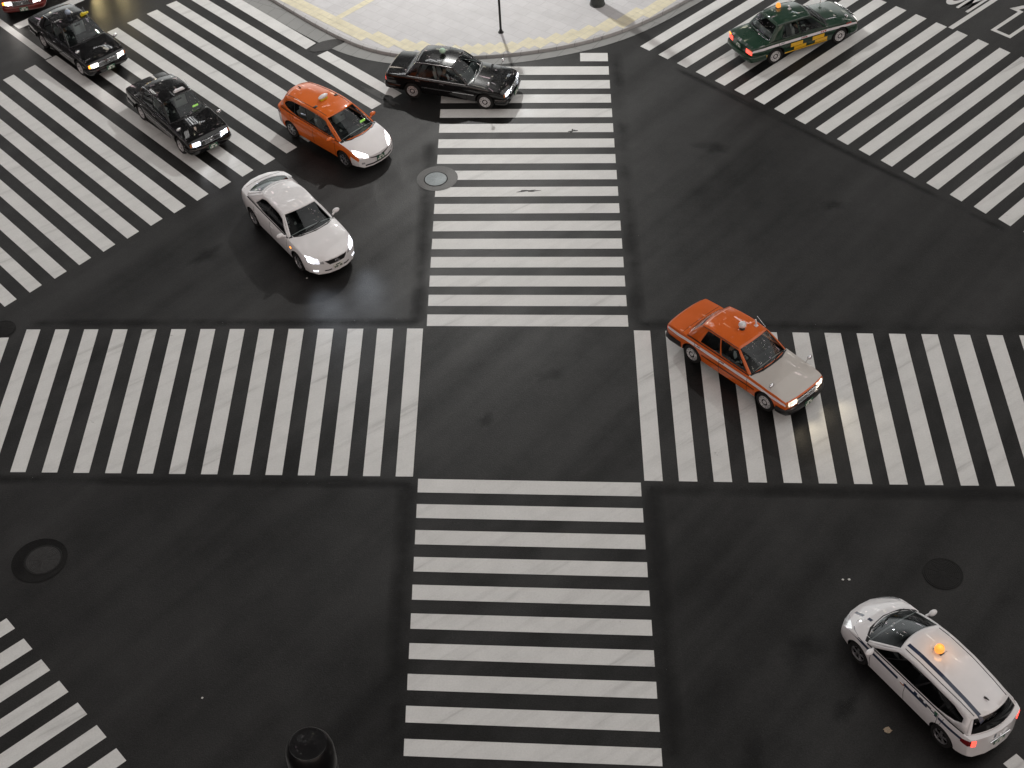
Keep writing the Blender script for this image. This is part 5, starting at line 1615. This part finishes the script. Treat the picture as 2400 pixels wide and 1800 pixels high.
m1 = math_n(nt, 'MULTIPLY', m1, math_n(nt, 'MULTIPLY', within(EL, 4, 60), 1.0))
tint = N(nt, 'ShaderNodeMix', data_type='RGBA'); tint.inputs[0].default_value = .28; tint.inputs[6].default_value = (1, .96, .9, 1); L(nt, c1, tint.inputs[7])
bg2 = N(nt, 'ShaderNodeBackground'); L(nt, gl.outputs[2], bg2.inputs[0]); bg2.inputs[1].default_value = 1.0
bg3 = N(nt, 'ShaderNodeBackground'); L(nt, tint.outputs[2], bg3.inputs[0]); L(nt, math_n(nt, 'MULTIPLY', m1, 5.5), bg3.inputs[1])
# a few large lit signs: azimuth range, elevation range, colour, strength
SIGNS = [(-14, -5, 41, 44, (1, 1, 1), 9.0), (14, 21, 33, 36, (.9, .95, 1), 9.0), (-30, -24, 33, 36, (1, .97, .92), 9.0), (27, 32, 28, 31, (1, .93, .85), 8.0),
         (60, 84, 16, 24, (1, .6, .45), 2.2), (-88, -66, 14, 22, (.95, .9, 1), 2.0), (-24, -17, 50, 53, (1, .98, .95), 5.0), (-170, -140, 10, 20, (1, .5, .35), 1.2), (120, 165, 10, 20, (1, .6, .42), 1.2)]
acc = None
for a0, a1, e0, e1, colr, s in SIGNS:
    k = math_n(nt, 'MULTIPLY', math_n(nt, 'MULTIPLY', within(AZ, a0, a1), within(EL, e0, e1)), s)
    stripes = math_n(nt, 'MULTIPLY', math_n(nt, 'GREATER_THAN', math_n(nt, 'FRACT', math_n(nt, 'MULTIPLY', AZ, .75)), .45), math_n(nt, 'GREATER_THAN', math_n(nt, 'FRACT', math_n(nt, 'MULTIPLY', EL, .9)), .3))
    k = math_n(nt, 'MULTIPLY', k, stripes)
    b_ = N(nt, 'ShaderNodeBackground'); b_.inputs[0].default_value = (*colr, 1); L(nt, k, b_.inputs[1])
    if acc is None: acc = b_.outputs[0]
    else:
        a_ = N(nt, 'ShaderNodeAddShader'); L(nt, acc, a_.inputs[0]); L(nt, b_.outputs[0], a_.inputs[1]); acc = a_.outputs[0]
for b_ in (bg1, bg2, bg3):
    a_ = N(nt, 'ShaderNodeAddShader'); L(nt, acc, a_.inputs[0]); L(nt, b_.outputs[0], a_.inputs[1]); acc = a_.outputs[0]
L(nt, acc, out.inputs[0])

# ------------------------------------------------------------------ camera
cam = bpy.data.cameras.new('camera'); cam.sensor_width = 36; cam.lens = 52.905; cam.clip_end = 2000; cam.clip_start = .1
co = bpy.data.objects.new('camera', cam); COL.objects.link(co)
pt, ro = R(44.39), R(3.90)
fw = Vector((0, math.cos(pt), -math.sin(pt))); rt = Vector((1, 0, 0)); up = Vector((0, math.sin(pt), math.cos(pt)))
Rr = rt * math.cos(ro) - up * math.sin(ro); Uu = rt * math.sin(ro) + up * math.cos(ro)
mw = Matrix((Rr, Uu, -fw)).transposed().to_4x4(); mw.translation = (0, 0, 30.64)
co.matrix_world = mw
scene.camera = co
scene.view_settings.view_transform = 'Standard'; scene.view_settings.look = 'None'
scene.view_settings.exposure = 0.0; scene.view_settings.gamma = 1.0
scene.cycles.max_bounces = 6; scene.cycles.transparent_max_bounces = 12; scene.cycles.sample_clamp_indirect = 4.0
scene.render.film_transparent = False
